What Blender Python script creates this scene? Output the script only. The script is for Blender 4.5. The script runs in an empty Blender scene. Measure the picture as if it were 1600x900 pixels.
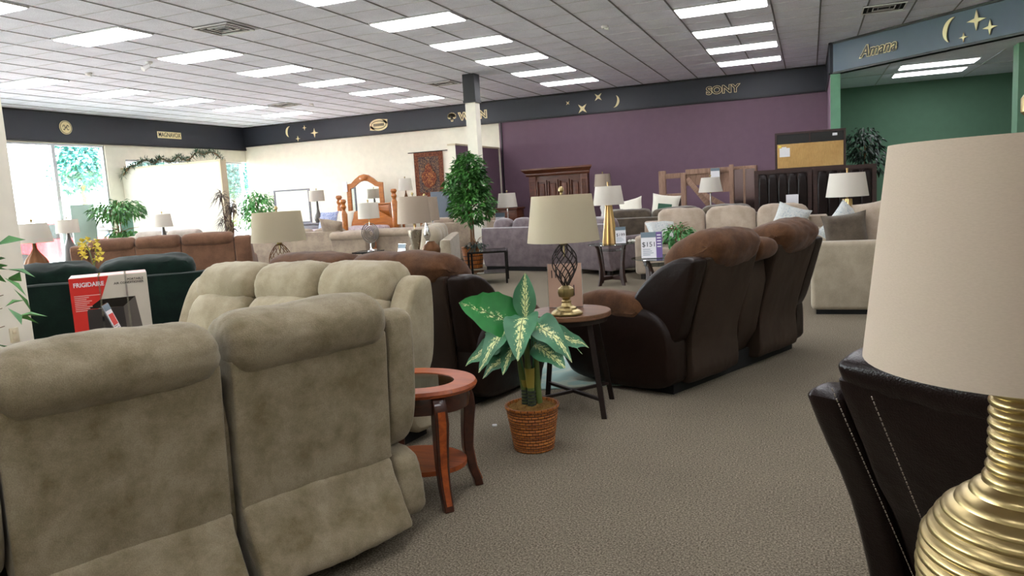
import bpy, bmesh, math, random
from mathutils import Vector, Matrix, noise
R = math.radians
random.seed(11)
S = bpy.context.scene
COL = S.collection

# ---------------------------------------------------------------- camera, world, light, exposure
cam_d = bpy.data.cameras.new('camera'); cam = bpy.data.objects.new('camera', cam_d); COL.objects.link(cam)
FPX, YAW, PITCH, ROLL, EYE = 1168.7, -0.383315, 0.12501, -0.057838, 1.40
cam_d.sensor_width = 36.0; cam_d.lens = FPX / 1600 * 36.0; cam_d.clip_start = 0.02; cam_d.clip_end = 300
fw = Vector((math.sin(YAW) * math.cos(PITCH), math.cos(YAW) * math.cos(PITCH), -math.sin(PITCH)))
r0 = Vector((math.cos(YAW), -math.sin(YAW), 0)); u0 = r0.cross(fw)
rr = math.cos(ROLL) * r0 + math.sin(ROLL) * u0; uu = -math.sin(ROLL) * r0 + math.cos(ROLL) * u0
cam.matrix_world = Matrix(((rr.x, uu.x, -fw.x, 0), (rr.y, uu.y, -fw.y, 0), (rr.z, uu.z, -fw.z, EYE), (0, 0, 0, 1)))
S.camera = cam
S.view_settings.view_transform = 'Standard'; S.view_settings.look = 'None'
S.view_settings.exposure = 0.0; S.view_settings.gamma = 1.0
SKY_STRENGTH = 30.0
LAMP_STRENGTH = 12.5
w = bpy.data.worlds.new('world'); S.world = w; w.use_nodes = True
nt = w.node_tree; bg = nt.nodes['Background']; bg.inputs['Color'].default_value = (0.93, 0.96, 1.0, 1); bg.inputs['Strength'].default_value = SKY_STRENGTH
sd = bpy.data.lights.new('sun', 'SUN'); sd.energy = 110; sd.angle = R(1.0); sd.color = (1, .96, .9)
so = bpy.data.objects.new('sun', sd); COL.objects.link(so)
so.rotation_euler = Vector((-0.28, 0.5, -0.9)).to_track_quat('-Z', 'Y').to_euler()
for (y0, y1, z1) in ((-4.0, 4.8, 3.1), (4.8, 13.47, 3.1), (14.0, 18.3, 2.8)):     # daylight portals in the shop windows
    ad = bpy.data.lights.new('window_daylight', 'AREA'); ad.shape = 'RECTANGLE'
    ad.size = z1 - .12; ad.size_y = y1 - y0; ad.cycles.is_portal = True
    ao = bpy.data.objects.new('window_daylight', ad); COL.objects.link(ao)
    ao.location = (-16.02, (y0 + y1) / 2, (z1 + .12) / 2); ao.rotation_euler = (0, R(-90), 0)

# ---------------------------------------------------------------- materials
def lin(c):
    if isinstance(c, str):
        c = [int(c[i:i + 2], 16) / 255 for i in (0, 2, 4)]
    return tuple(((x / 12.92) if x <= .04045 else ((x + .055) / 1.055) ** 2.4) for x in c) + (1,)

def new_mat(name):
    m = bpy.data.materials.new(name); m.use_nodes = True
    return m, m.node_tree, m.node_tree.nodes['Principled BSDF']

def ramp(nt, fac, stops):
    r = nt.nodes.new('ShaderNodeValToRGB')
    e = r.color_ramp.elements
    while len(e) < len(stops): e.new(.5)
    for i, (p, c) in enumerate(stops):
        e[i].position = p; e[i].color = c
    nt.links.new(fac, r.inputs[0]); return r.outputs[0]

def tex_noise(nt, scale, detail=3, rough=.55, coord='Object', stretch=None, dist=0):
    tc = nt.nodes.new('ShaderNodeTexCoord'); n = nt.nodes.new('ShaderNodeTexNoise')
    n.inputs['Scale'].default_value = scale; n.inputs['Detail'].default_value = detail
    n.inputs['Roughness'].default_value = rough; n.inputs['Distortion'].default_value = dist
    src = tc.outputs[coord]
    if stretch:
        mp = nt.nodes.new('ShaderNodeMapping'); mp.inputs['Scale'].default_value = stretch
        nt.links.new(src, mp.inputs[0]); src = mp.outputs[0]
    nt.links.new(src, n.inputs['Vector']); return n.outputs['Fac']

def bump(nt, b, h, strength, dist=.01):
    n = nt.nodes.new('ShaderNodeBump'); n.inputs['Strength'].default_value = strength; n.inputs['Distance'].default_value = dist
    nt.links.new(h, n.inputs['Height']); nt.links.new(n.outputs[0], b.inputs['Normal'])

def plain(name, c, rough=.6, metal=0, coat=0):
    m, nt, b = new_mat(name)
    f = tex_noise(nt, 6, 2); l = lin(c)
    k = ramp(nt, f, [(.3, tuple(x * .93 for x in l[:3]) + (1,)), (.7, l)])
    nt.links.new(k, b.inputs['Base Color']); b.inputs['Roughness'].default_value = rough; b.inputs['Metallic'].default_value = metal
    b.inputs['Coat Weight'].default_value = coat
    return m

def fabric(name, c1, c2, scale=5, bscale=160, bstr=.35, sheen=.3, rough=.95, weave=None):
    m, nt, b = new_mat(name)
    f = tex_noise(nt, scale, 5, .65, dist=.15)
    k = ramp(nt, f, [(.36, lin(c2)), (.62, lin(c1))])
    g = tex_noise(nt, bscale, 2, .7, stretch=weave)
    mx = nt.nodes.new('ShaderNodeMix'); mx.data_type = 'RGBA'; mx.blend_type = 'MULTIPLY'; mx.inputs[0].default_value = .5
    gr = ramp(nt, g, [(.3, (.62, .62, .62, 1)), (.65, (1.15, 1.15, 1.15, 1))])
    nt.links.new(k, mx.inputs[6]); nt.links.new(gr, mx.inputs[7]); nt.links.new(mx.outputs[2], b.inputs['Base Color'])
    b.inputs['Roughness'].default_value = rough; b.inputs['Sheen Weight'].default_value = sheen
    b.inputs['Specular IOR Level'].default_value = .15
    bump(nt, b, g, bstr, .004)
    return m

def leather(name, c, rough=.36):
    m, nt, b = new_mat(name)
    l = lin(c)
    f = tex_noise(nt, 3, 4); k = ramp(nt, f, [(.3, tuple(x * .7 for x in l[:3]) + (1,)), (.7, l)])
    nt.links.new(k, b.inputs['Base Color']); b.inputs['Roughness'].default_value = rough; b.inputs['Specular IOR Level'].default_value = .22
    tc = nt.nodes.new('ShaderNodeTexCoord'); v = nt.nodes.new('ShaderNodeTexVoronoi'); v.inputs['Scale'].default_value = 240
    nt.links.new(tc.outputs['Object'], v.inputs['Vector'])
    n2 = tex_noise(nt, 9, 3)
    a = nt.nodes.new('ShaderNodeMath'); a.operation = 'MULTIPLY_ADD'; a.inputs[1].default_value = .12
    nt.links.new(v.outputs['Distance'], a.inputs[0]); nt.links.new(n2, a.inputs[2])
    bump(nt, b, a.outputs[0], .35, .012)
    return m

def wood(name, c1, c2, rough=.5, stretch=(1.5, 14, 14), scale=2.2, coat=.03):
    m, nt, b = new_mat(name)
    f = tex_noise(nt, scale, 6, .65, stretch=stretch, dist=.8)
    k = ramp(nt, f, [(.33, lin(c2)), (.66, lin(c1))])
    nt.links.new(k, b.inputs['Base Color']); b.inputs['Roughness'].default_value = rough; b.inputs['Coat Weight'].default_value = coat
    bump(nt, b, f, .08, .004)
    return m

def metal(name, c, rough=.3):
    m, nt, b = new_mat(name)
    b.inputs['Base Color'].default_value = lin(c); b.inputs['Metallic'].default_value = 1
    f = tex_noise(nt, 40, 2); r = nt.nodes.new('ShaderNodeMapRange'); r.inputs[3].default_value = rough * .8; r.inputs[4].default_value = rough * 1.25
    nt.links.new(f, r.inputs[0]); nt.links.new(r.outputs[0], b.inputs['Roughness'])
    return m

def emit(name, c, s):
    m, nt, b = new_mat(name)
    b.inputs['Base Color'].default_value = (.8, .8, .8, 1)
    b.inputs['Emission Color'].default_value = lin(c); b.inputs['Emission Strength'].default_value = s
    return m

def thin_glass(name, tint=(1, 1, 1, 1), gl=.08):
    m, nt, b = new_mat(name); nt.nodes.remove(b)
    t = nt.nodes.new('ShaderNodeBsdfTransparent'); t.inputs[0].default_value = tint
    g = nt.nodes.new('ShaderNodeBsdfGlossy'); g.inputs['Roughness'].default_value = .03
    fr = nt.nodes.new('ShaderNodeLayerWeight'); fr.inputs[0].default_value = .35
    mr = nt.nodes.new('ShaderNodeMapRange'); mr.inputs[3].default_value = gl; mr.inputs[4].default_value = .8
    x = nt.nodes.new('ShaderNodeMixShader'); nt.links.new(fr.outputs['Fresnel'], mr.inputs[0])
    nt.links.new(mr.outputs[0], x.inputs[0]); nt.links.new(t.outputs[0], x.inputs[1]); nt.links.new(g.outputs[0], x.inputs[2])
    nt.links.new(x.outputs[0], nt.nodes['Material Output'].inputs[0])
    return m

def shade_mat(name, c):
    m, nt, b = new_mat(name)
    g = tex_noise(nt, 260, 2, stretch=(1, 1, 3)); l = lin(c)
    k = ramp(nt, g, [(.3, tuple(x * .93 for x in l[:3]) + (1,)), (.7, l)])
    nt.links.new(k, b.inputs['Base Color']); b.inputs['Roughness'].default_value = .9
    t = nt.nodes.new('ShaderNodeBsdfTranslucent'); nt.links.new(k, t.inputs[0])
    x = nt.nodes.new('ShaderNodeMixShader'); x.inputs[0].default_value = .35
    nt.links.new(b.outputs[0], x.inputs[1]); nt.links.new(t.outputs[0], x.inputs[2])
    nt.links.new(x.outputs[0], nt.nodes['Material Output'].inputs[0])
    return m

def leaf_mat(name, c1, c2, vein=None):
    m, nt, b = new_mat(name)
    f = tex_noise(nt, 5, 3); k = ramp(nt, f, [(.35, lin(c2)), (.65, lin(c1))])
    if vein:                                    # pale variegation that follows the leaf's own midrib
        uv = nt.nodes.new('ShaderNodeTexCoord'); sx = nt.nodes.new('ShaderNodeSeparateXYZ'); nt.links.new(uv.outputs['UV'], sx.inputs[0])
        def mth(op, a, bb=None, c=None):
            n = nt.nodes.new('ShaderNodeMath'); n.operation = op
            for i, q in enumerate((a, bb, c)):
                if q is None: continue
                if isinstance(q, (int, float)): n.inputs[i].default_value = q
                else: nt.links.new(q, n.inputs[i])
            return n.outputs[0]
        ax = mth('ABSOLUTE', mth('SUBTRACT', sx.outputs[0], .5))
        st = mth('SINE', mth('MULTIPLY', mth('SUBTRACT', sx.outputs[1], mth('MULTIPLY', ax, .9)), 46))
        nz = tex_noise(nt, 16, 5, .75, coord='UV', stretch=(1, 2.2, 1))
        v = mth('ADD', mth('MULTIPLY_ADD', st, .07, mth('MULTIPLY', nz, .95)), mth('MULTIPLY', ax, -1.25))
        v = mth('ADD', v, vein)
        fac = ramp(nt, v, [(.42, (0, 0, 0, 1)), (.50, (1, 1, 1, 1))])
        mid = mth('LESS_THAN', ax, .012)
        mx = nt.nodes.new('ShaderNodeMix'); mx.data_type = 'RGBA'
        nt.links.new(fac, mx.inputs[0]); nt.links.new(k, mx.inputs[6]); mx.inputs[7].default_value = lin('dbe3a2')
        m2 = nt.nodes.new('ShaderNodeMix'); m2.data_type = 'RGBA'
        nt.links.new(mid, m2.inputs[0]); nt.links.new(mx.outputs[2], m2.inputs[6]); m2.inputs[7].default_value = lin('2c5a24')
        k = m2.outputs[2]
    nt.links.new(k, b.inputs['Base Color']); b.inputs['Roughness'].default_value = .5
    return m

def wicker(name, c1, c2, rows=18, cols=50):
    m, nt, b = new_mat(name)
    tc = nt.nodes.new('ShaderNodeTexCoord'); mp = nt.nodes.new('ShaderNodeMapping'); mp.inputs['Scale'].default_value = (cols, rows, 1)
    nt.links.new(tc.outputs['UV'], mp.inputs[0])
    br = nt.nodes.new('ShaderNodeTexBrick'); br.inputs['Scale'].default_value = 1; br.inputs['Brick Width'].default_value = 2; br.inputs['Row Height'].default_value = 1
    br.inputs['Mortar Size'].default_value = .16; br.inputs['Mortar Smooth'].default_value = .6
    br.inputs['Color1'].default_value = lin(c1); br.inputs['Color2'].default_value = lin(c2); br.inputs['Mortar'].default_value = lin('4a2409')
    nt.links.new(mp.outputs[0], br.inputs['Vector']); nt.links.new(br.outputs['Color'], b.inputs['Base Color'])
    b.inputs['Roughness'].default_value = .55
    iv = nt.nodes.new('ShaderNodeMath'); iv.operation = 'SUBTRACT'; iv.inputs[0].default_value = 1; nt.links.new(br.outputs['Fac'], iv.inputs[1])
    bump(nt, b, iv.outputs[0], 1.0, .006)
    return m

def pattern(name, base, inks, scale=30, thr=.52):
    m, nt, b = new_mat(name)
    f = tex_noise(nt, scale, 3, .6, dist=1.5)
    st = [(0, lin(base))]
    for i, c in enumerate(inks): st.append((thr + i * .07, lin(c)))
    k = ramp(nt, f, st[:4]); nt.nodes[-1]
    nt.links.new(k, b.inputs['Base Color']); b.inputs['Roughness'].default_value = .9
    return m

def carpet_mat():
    m, nt, b = new_mat('grey_brown_loop_carpet')
    f = tex_noise(nt, 120, 3, .8, stretch=(1, 1.0, 1)); f2 = tex_noise(nt, 1.3, 4, .6); f3 = tex_noise(nt, 300, 2, .7)
    k = ramp(nt, f, [(.34, lin('463f34')), (.5, lin('746b5c')), (.66, lin('a39988'))])
    mx = nt.nodes.new('ShaderNodeMix'); mx.data_type = 'RGBA'; mx.blend_type = 'MULTIPLY'; mx.inputs[0].default_value = .35
    nt.links.new(k, mx.inputs[6]); nt.links.new(ramp(nt, f2, [(.3, (.75, .75, .75, 1)), (.7, (1.1, 1.1, 1.08, 1))]), mx.inputs[7])
    nt.links.new(mx.outputs[2], b.inputs['Base Color']); b.inputs['Roughness'].default_value = 1; b.inputs['Specular IOR Level'].default_value = .1
    bump(nt, b, f3, .6, .006)
    return m

M = {}
M['carpet'] = carpet_mat()
M['tile'] = fabric('ceiling_tile', 'f2f4ff', 'e8eaf6', 2.5, 90, .12, 0)
M['grid'] = plain('ceiling_grid_grey', '6f7074', .5)
M['grid2'] = plain('ceiling_joint_grey', 'c9c9ce', .6)
M['cream'] = plain('cream_paint', 'ece6d6', .8)
M['cream2'] = plain('beige_cap_paint', 'd3c4a6', .7)
M['purple'] = plain('plum_paint', '745a6a', .75)
M['green'] = plain('green_paint', '5c8068', .75)
M['green2'] = plain('light_green_paint', '6fa083', .75)
M['navy'] = plain('navy_black_band', '2b2e38', .45)
M['blueband'] = plain('slate_blue_band', '3a4a60', .4)
M['trimdk'] = plain('black_trim', '15161b', .4)
M['white'] = plain('white_plastic', 'e8e8e6', .5)
M['alu'] = metal('aluminium_frame', 'b9bcc0', .4)
M['gold_cut'] = plain('gold_cut_letters', 'fbeab8', .45)
M['gold_dk'] = plain('dark_letter_face', '2a221a', .5)
M['diff'] = emit('fluorescent_diffuser', 'fafaff', LAMP_STRENGTH)
M['taupe'] = fabric('taupe_chenille', '968a73', '75694f', 6.5, 260, .5, .2)
M['taupe2'] = fabric('taupe_chenille_light', 'aca086', '93876d', 5, 260, .45, .2)
M['leather'] = leather('dark_brown_leather', '1f120c', .40)
M['leatherback'] = leather('dull_brown_back_vinyl', '382b22', .55)
M['leather2'] = leather('espresso_leather', '1a0f0d', .3)
M['suede'] = fabric('brown_suede', '5f4029', '4b311f', 9, 150, .4, .12)
M['tan'] = fabric('tan_suede', '7a5a46', '654939', 4, 140, .3, .15)
M['greenv'] = fabric('dark_green_velvet', '12261f', '0b1a16', 4, 140, .3, .15)
M['greige'] = fabric('greige_velvet', 'a3927f', '87776a', 4, 140, .3, .15)
M['linen'] = fabric('oatmeal_linen', 'a89c88', '968b78', 5, 260, .4, .2)
M['linen2'] = fabric('pale_oatmeal_linen', 'b5a594', 'a39382', 5, 260, .4, .2)
M['greyv'] = fabric('purple_grey_velvet', '776a6c', '5f5356', 6, 140, .3, .5, weave=(6, 6, 1))
M['browng'] = fabric('grey_brown_chenille', '5f5548', '493f35', 5, 140, .3, .3)
M['greyf'] = fabric('grey_microfibre', 'a69a8f', '8f8378', 4, 140, .3, .4)
M['cherry'] = wood('cherry_wood', 'a8521f', '7a3412', .38, coat=.1)
M['cherrydk'] = wood('dark_cherry_wood', '4a2010', '2c120a', .32, coat=.4)
M['walnut'] = wood('walnut_wood', '6a3a22', '472212', .4)
M['pine'] = wood('honey_pine', 'b86f2c', '925018', .35, coat=.4)
M['rustic'] = wood('weathered_oak', '9c7c68', '7a5c4a', .7, (14, 14, 1.5), 2.2, 0)
M['esp'] = wood('espresso_wood', '3a201a', '23120e', .4)
M['tabletop'] = wood('industrial_brown_top', '7f5a40', '5d3f2b', .4)
M['iron'] = plain('dark_bronze_iron', '2d2421', .45, .6)
M['black'] = plain('black_lacquer', '0d0d0e', .25)
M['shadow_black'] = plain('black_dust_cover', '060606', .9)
M['brass'] = metal('antique_brass', 'a8966a', .32)
M['goldm'] = metal('satin_gold', 'c4a473', .34)
M['pewter'] = metal('champagne_silver', 'b9b0a0', .28)
M['chrome'] = metal('chrome', 'd8d8d8', .12)
M['nickel'] = metal('brushed_nickel', '9a9490', .3)
M['darksilver'] = metal('dark_silver', '5c5652', .35)
M['shade'] = shade_mat('cream_linen_shade', 'd2c7ad')
M['shadew'] = shade_mat('white_linen_shade', 'e2dcd2')
M['shadeg'] = shade_mat('warm_grey_shade', 'c4b4a2')
M['glass'] = thin_glass('window_glass', (.97, 1, 1, 1), .04)
M['tglass'] = thin_glass('table_glass', (.55, .68, .64, 1), .25)
M['acrylic'] = thin_glass('clear_acrylic', (.95, .97, 1, 1), .12)
M['paper'] = plain('white_paper', 'e6e4e8', .7)
M['paperp'] = plain('pinkish_paper', 'c9a896', .7)
M['purplep'] = plain('purple_print', '6a5590', .6)
M['bluep'] = plain('blue_grey_print', '6d7e8a', .6)
M['ink'] = plain('dark_ink', '2a2a33', .7)
M['red'] = plain('red_print', 'd3261c', .5)
M['cartonw'] = plain('warm_white_carton', 'cdc5b6', .6)
M['pinkw'] = plain('pale_pink_carton_top', 'e8b4b0', .5)
M['unitdk'] = plain('charcoal_print', '2c2826', .5)
M['unitdk2'] = plain('grey_print', '5d5650', .5)
M['card'] = fabric('corrugated_cardboard', 'c9a26a', 'bb935c', 3, 60, .2, 0, weave=(4, 4, .2))
M['leaf'] = leaf_mat('ficus_leaf', '4f8a3a', '22511f')
M['leafd'] = leaf_mat('dark_leaf', '24382a', '121f17')
M['leafb'] = leaf_mat('bright_leaf', '5fa052', '2f6f35')
M['leafbr'] = leaf_mat('bronze_strap_leaf', '5a4638', '31261f')
M['dief'] = leaf_mat('variegated_leaf', '44805a', '2c5f40', .10)
M['dief2'] = leaf_mat('deep_green_variegated_leaf', '1f8034', '0f6225', -.02)
M['pine_needle'] = leaf_mat('pine_needle', '2f5a3c', '173524')
M['stem'] = plain('green_stem', '5e7136', .5)
M['stemdk'] = plain('dark_cane', '2a3324', .6)
M['stemy'] = plain('yellow_sheath', '9b8d3a', .5)
M['trunk'] = plain('brown_trunk', '7b5b3c', .8)
M['wicker'] = wicker('orange_wicker', 'b8702c', '9c5820')
M['moss'] = fabric('brown_excelsior', '8a6a38', '6a4c25', 30, 90, .9, 0)
M['orchid'] = plain('yellow_petal', 'e6d25a', .6)
M['bronze'] = metal('aged_bronze', '6f4f38', .5)
M['whitec'] = plain('white_ceramic', 'e6e2da', .3)
M['dgrey'] = plain('charcoal_ceramic', '5a5652', .4)
M['mirror'] = metal('mirror_glass', 'e6ecee', .02)
M['tap'] = pattern('tapestry_border', '331411', ['55281a', '7d4a2e'], 26, .48)
M['tap2'] = pattern('tapestry_field', '17131c', ['2b2433', '8a6a4a'], 40, .5)
M['tap3'] = pattern('tapestry_crest', '6a3422', ['a5703e', '5b2318'], 22, .42)
M['pillow'] = pattern('blue_leaf_print', 'dcd6c6', ['b3b7b6', '8e9aa2'], 46, .56)
M['pillowb'] = pattern('blue_white_print', 'e6e8ee', ['9aa6c8', '6c7cae'], 24, .54)
M['pillowg'] = plain('cream_pillow', 'd9d4c6', .9)
M['greenlabel'] = plain('green_label', '23503c', .7)
M['bedding'] = pattern('floral_bedding', 'e2dcda', ['b9a7ac', '6d5f6f'], 20, .55)
M['rug'] = pattern('teal_beige_rug', 'b3a68f', ['a3b0a2', '8aa6a0'], 1.7, .45)
M['asphalt'] = plain('asphalt', '9a9a98', .9)
M['grass'] = plain('verge_grass', '7fa860', .95)
M['carred'] = plain('red_car_paint', 'c01c22', .3, 0, 1)
M['carblue'] = plain('blue_car_paint', '2c4a78', .3, 0, 1)
M['treeo'] = leaf_mat('street_tree_leaf', '2f6a66', '1d4a4c')
M['panelg'] = plain('pale_green_panel', 'a9bdb4', .6)
M['panelg2'] = plain('mid_green_panel', '6f978a', .6)
M['slate'] = plain('slate_blue_cabinet', '4a525c', .5)
M['greywood'] = wood('grey_wash_wood', '8a8a92', '6b6a74', .5)
M['ivory'] = plain('ivory_plate', 'd9ceb0', .5)
M['outl'] = plain('green_lettering', '4f6e66', .6)
M['stitch'] = plain('pale_stitching', '9a8f84', .8)
M['foot'] = plain('dark_foot', '1a1310', .5)

# ---------------------------------------------------------------- mesh helpers
def obj(name, bm, mat, parent=None, loc=None, rot=None, smooth=True, ang=40):
    me = bpy.data.meshes.new(name); bmesh.ops.recalc_face_normals(bm, faces=bm.faces) if bm.faces else None
    if smooth:
        for f in bm.faces: f.smooth = True
    bm.to_mesh(me); bm.free()
    if smooth:
        try: me.set_sharp_from_angle(angle=R(ang))
        except Exception: pass
    for mm in (mat if isinstance(mat, (list, tuple)) else [mat]): me.materials.append(mm)
    o = bpy.data.objects.new(name, me); COL.objects.link(o)
    if parent: o.parent = parent
    if loc: o.location = loc
    if rot: o.rotation_euler = rot
    return o

def thing(name, label, cat, loc=(0, 0, 0), rz=0, group=None):
    o = bpy.data.objects.new(name, None); COL.objects.link(o); o.empty_display_size = .1
    o.location = loc; o.rotation_euler = (0, 0, rz); o['label'] = label; o['category'] = cat
    if group: o['group'] = group
    return o

def tag(o, label, cat, group=None, kind=None):
    o['label'] = label; o['category'] = cat
    if group: o['group'] = group
    if kind: o['kind'] = kind
    return o

def struct(name, bm, mat, parent=None, smooth=False):
    o = obj(name, bm, mat, parent, smooth=smooth)
    if not parent: o['kind'] = 'structure'
    return o

def B(): return bmesh.new()

def box(bm, c, s, rz=0, bev=0, seg=2, M4=None, mi=0):
    r = bmesh.ops.create_cube(bm, size=1)
    vs = r['verts']; bmesh.ops.scale(bm, vec=Vector(s), verts=vs)
    es = list({e for v in vs for e in v.link_edges}); fs = list({f for v in vs for f in v.link_faces})
    for f in fs: f.material_index = mi
    if bev:
        r2 = bmesh.ops.bevel(bm, geom=es, offset=min(bev, min(s) * .49), segments=seg, affect='EDGES', profile=.5)
        vs = list({v for f in r2['faces'] for v in f.verts} | {v for v in vs if v.is_valid})
    m = Matrix.Translation(Vector(c)) @ Matrix.Rotation(rz, 4, 'Z')
    if M4: m = M4 @ m
    bmesh.ops.transform(bm, matrix=m, verts=vs)
    return vs

def box2(bm, x0, x1, y0, y1, z0, z1, **k):
    return box(bm, ((x0 + x1) / 2, (y0 + y1) / 2, (z0 + z1) / 2), (abs(x1 - x0), abs(y1 - y0), abs(z1 - z0)), **k)

def rings(bm, rs, close=True, cap0=True, cap1=True, uv=False):
    vr = [[bm.verts.new(p) for p in r] for r in rs]
    n = len(vr[0]); lay = bm.loops.layers.uv.verify() if uv else None
    for i in range(len(vr) - 1):
        for j in range(n if close else n - 1):
            k = (j + 1) % n
            f = bm.faces.new((vr[i][j], vr[i][k], vr[i + 1][k], vr[i + 1][j]))
            if uv:
                for lp, (a, b) in zip(f.loops, ((j, i), (j + 1, i), (j + 1, i + 1), (j, i + 1))):
                    lp[lay].uv = (a / n, b / (len(vr) - 1))
    if cap0: bm.faces.new(vr[0][::-1])
    if cap1: bm.faces.new(vr[-1])
    return vr

def lathe(bm, prof, n=32, c=(0, 0, 0), cap0=True, cap1=True, uv=False, rib=0, nrib=0, sq=None):
    rs = []
    for (r, z) in prof:
        rg = []
        for j in range(n):
            a = 2 * math.pi * j / n; q = r * (1 + (rib * abs(math.cos(nrib * a / 2)) if nrib else 0))
            rg.append(Vector((c[0] + q * math.cos(a), c[1] + q * math.sin(a), c[2] + z)))
        rs.append(rg)
    rings(bm, rs, True, cap0, cap1, uv)

def tube(bm, pts, r, n=8, closed=False, caps=True):
    pts = [Vector(p) for p in pts]; rad = r if isinstance(r, (list, tuple)) else [r] * len(pts)
    rs = []; up = Vector((0, 0, 1))
    N = len(pts); prev = None
    for i, p in enumerate(pts):
        a = pts[(i - 1) % N] if (closed or i > 0) else p; b = pts[(i + 1) % N] if (closed or i < N - 1) else p
        t = (b - a).normalized()
        if prev is None:
            s = t.cross(up); s = s.normalized() if s.length > 1e-3 else Vector((1, 0, 0))
        else:
            s = prev - t * prev.dot(t); s = s.normalized() if s.length > 1e-4 else t.orthogonal().normalized()
        prev = s; q = t.cross(s)
        rs.append([p + (s * math.cos(2 * math.pi * j / n) + q * math.sin(2 * math.pi * j / n)) * rad[i] for j in range(n)])
    if closed: rs.append(rs[0][:]); caps = False
    rings(bm, rs, True, caps, caps)

def prism(bm, poly, z0, z1, M4=None, mi=0):
    """poly in xy extruded along z"""
    a = [Vector((x, y, z0)) for x, y in poly]; b = [Vector((x, y, z1)) for x, y in poly]
    if M4: a = [M4 @ p for p in a]; b = [M4 @ p for p in b]
    va = [bm.verts.new(p) for p in a]; vb = [bm.verts.new(p) for p in b]; n = len(poly); fs = []
    for i in range(n): fs.append(bm.faces.new((va[i], va[(i + 1) % n], vb[(i + 1) % n], vb[i])))
    fs.append(bm.faces.new(va[::-1])); fs.append(bm.faces.new(vb))
    for f in fs: f.material_index = mi

def chaikin(p, it=2, closed=True):
    for _ in range(it):
        q = []; n = len(p)
        for i in range(n if closed else n - 1):
            a, b = p[i], p[(i + 1) % n]
            q.append((a[0] * .75 + b[0] * .25, a[1] * .75 + b[1] * .25)); q.append((a[0] * .25 + b[0] * .75, a[1] * .25 + b[1] * .75))
        p = q if closed else [p[0]] + q + [p[-1]]
    return p

def crumple(bm, amp, scale, seed=0, amp2=0, stretch=(1, 1, 1)):
    bm.normal_update(); off = Vector((seed * 7.3, seed * 3.1, seed * 1.7))
    mv = []
    for v in bm.verts:
        p = Vector((v.co.x * stretch[0], v.co.y * stretch[1], v.co.z * stretch[2]))
        d = noise.noise(p * scale + off) * amp
        if amp2: d += (abs(noise.noise(p * scale * 3.1 + off)) - .25) * amp2
        mv.append((v, v.normal * d))
    for v, d in mv: v.co += d

def slab(prof, x0, x1, r=.04, bulge=.015, it=2, nx=10, crum=0, seed=0, csc=5, shear=0):
    """soft upholstered body: a side profile (y,z) carried along x, ends rounded by r, middle puffed by bulge"""
    bm = B(); p = chaikin(prof, it); n = len(p)
    ar = sum(p[i][0] * p[(i + 1) % n][1] - p[(i + 1) % n][0] * p[i][1] for i in range(n))
    if ar < 0: p = p[::-1]
    nor = []
    for i in range(n):
        a, b = p[i - 1], p[(i + 1) % n]; dx, dy = b[0] - a[0], b[1] - a[1]; l = math.hypot(dx, dy) or 1
        nor.append((dy / l, -dx / l))
    xs = []; ne = 5; L = x1 - x0
    for k in range(ne): t = math.pi / 2 * k / ne; xs.append((x0 + r * (1 - math.cos(t)) , r * (1 - math.sin(t))))
    for k in range(nx + 1): xs.append((x0 + r + (L - 2 * r) * k / nx, 0))
    xs += [(x0 + x1 - x, i) for x, i in xs[:ne][::-1]]
    cy = sum(a for a, b in p) / n; cz = sum(b for a, b in p) / n
    rs = []
    for x, ins in xs:
        u = (x - x0) / L * 2 - 1; o = bulge * (1 - abs(u) ** 3) - ins
        rs.append([Vector((x, p[i][0] + nor[i][0] * o, p[i][1] + nor[i][1] * o)) for i in range(n)])
    vr = rings(bm, rs, True, False, False)
    for ring in (vr[0], vr[-1]):
        c = bm.verts.new(sum((v.co for v in ring), Vector()) / n)
        for i in range(n): bm.faces.new((ring[i], ring[(i + 1) % n], c))
    if crum: crumple(bm, crum, csc, seed, crum * .7)
    return bm

def cushion(wd, dp, ht, e=4.0, n=9, crum=.006, seed=0, csc=6):
    """puffed box centred on its origin"""
    bm = B(); r = bmesh.ops.create_cube(bm, size=2)
    bmesh.ops.subdivide_edges(bm, edges=bm.edges[:], cuts=n, use_grid_fill=True)
    for v in bm.verts:
        x, y, z = v.co; m = max(abs(x), abs(y), abs(z)); q = (abs(x) ** e + abs(y) ** e + abs(z) ** e) ** (1 / e)
        v.co = Vector((x * m / q * wd / 2, y * m / q * dp / 2, z * m / q * ht / 2))
    if crum: crumple(bm, crum, csc, seed, crum)
    return bm

def pillow_bm(wd, ht, th, seed=0):
    """knife-edge throw pillow standing in xz, thickness along y"""
    bm = B(); N = 14; g = {}
    for s in (1, -1):
        for i in range(N + 1):
            for j in range(N + 1):
                u, v = i / N * 2 - 1, j / N * 2 - 1
                k = 1 - .10 * (1 - v * v) * abs(u) ** 2; k2 = 1 - .10 * (1 - u * u) * abs(v) ** 2
                t = th / 2 * ((1 - u ** 4) * (1 - v ** 4)) ** .6
                if s == -1 and (i in (0, N) or j in (0, N)): g[s, i, j] = g[1, i, j]; continue
                g[s, i, j] = bm.verts.new((u * k * wd / 2, s * t, v * k2 * ht / 2))
        for i in range(N):
            for j in range(N): bm.faces.new((g[s, i, j], g[s, i + 1, j], g[s, i + 1, j + 1], g[s, i, j + 1]))
    crumple(bm, .008, 8, seed)
    return bm

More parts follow.
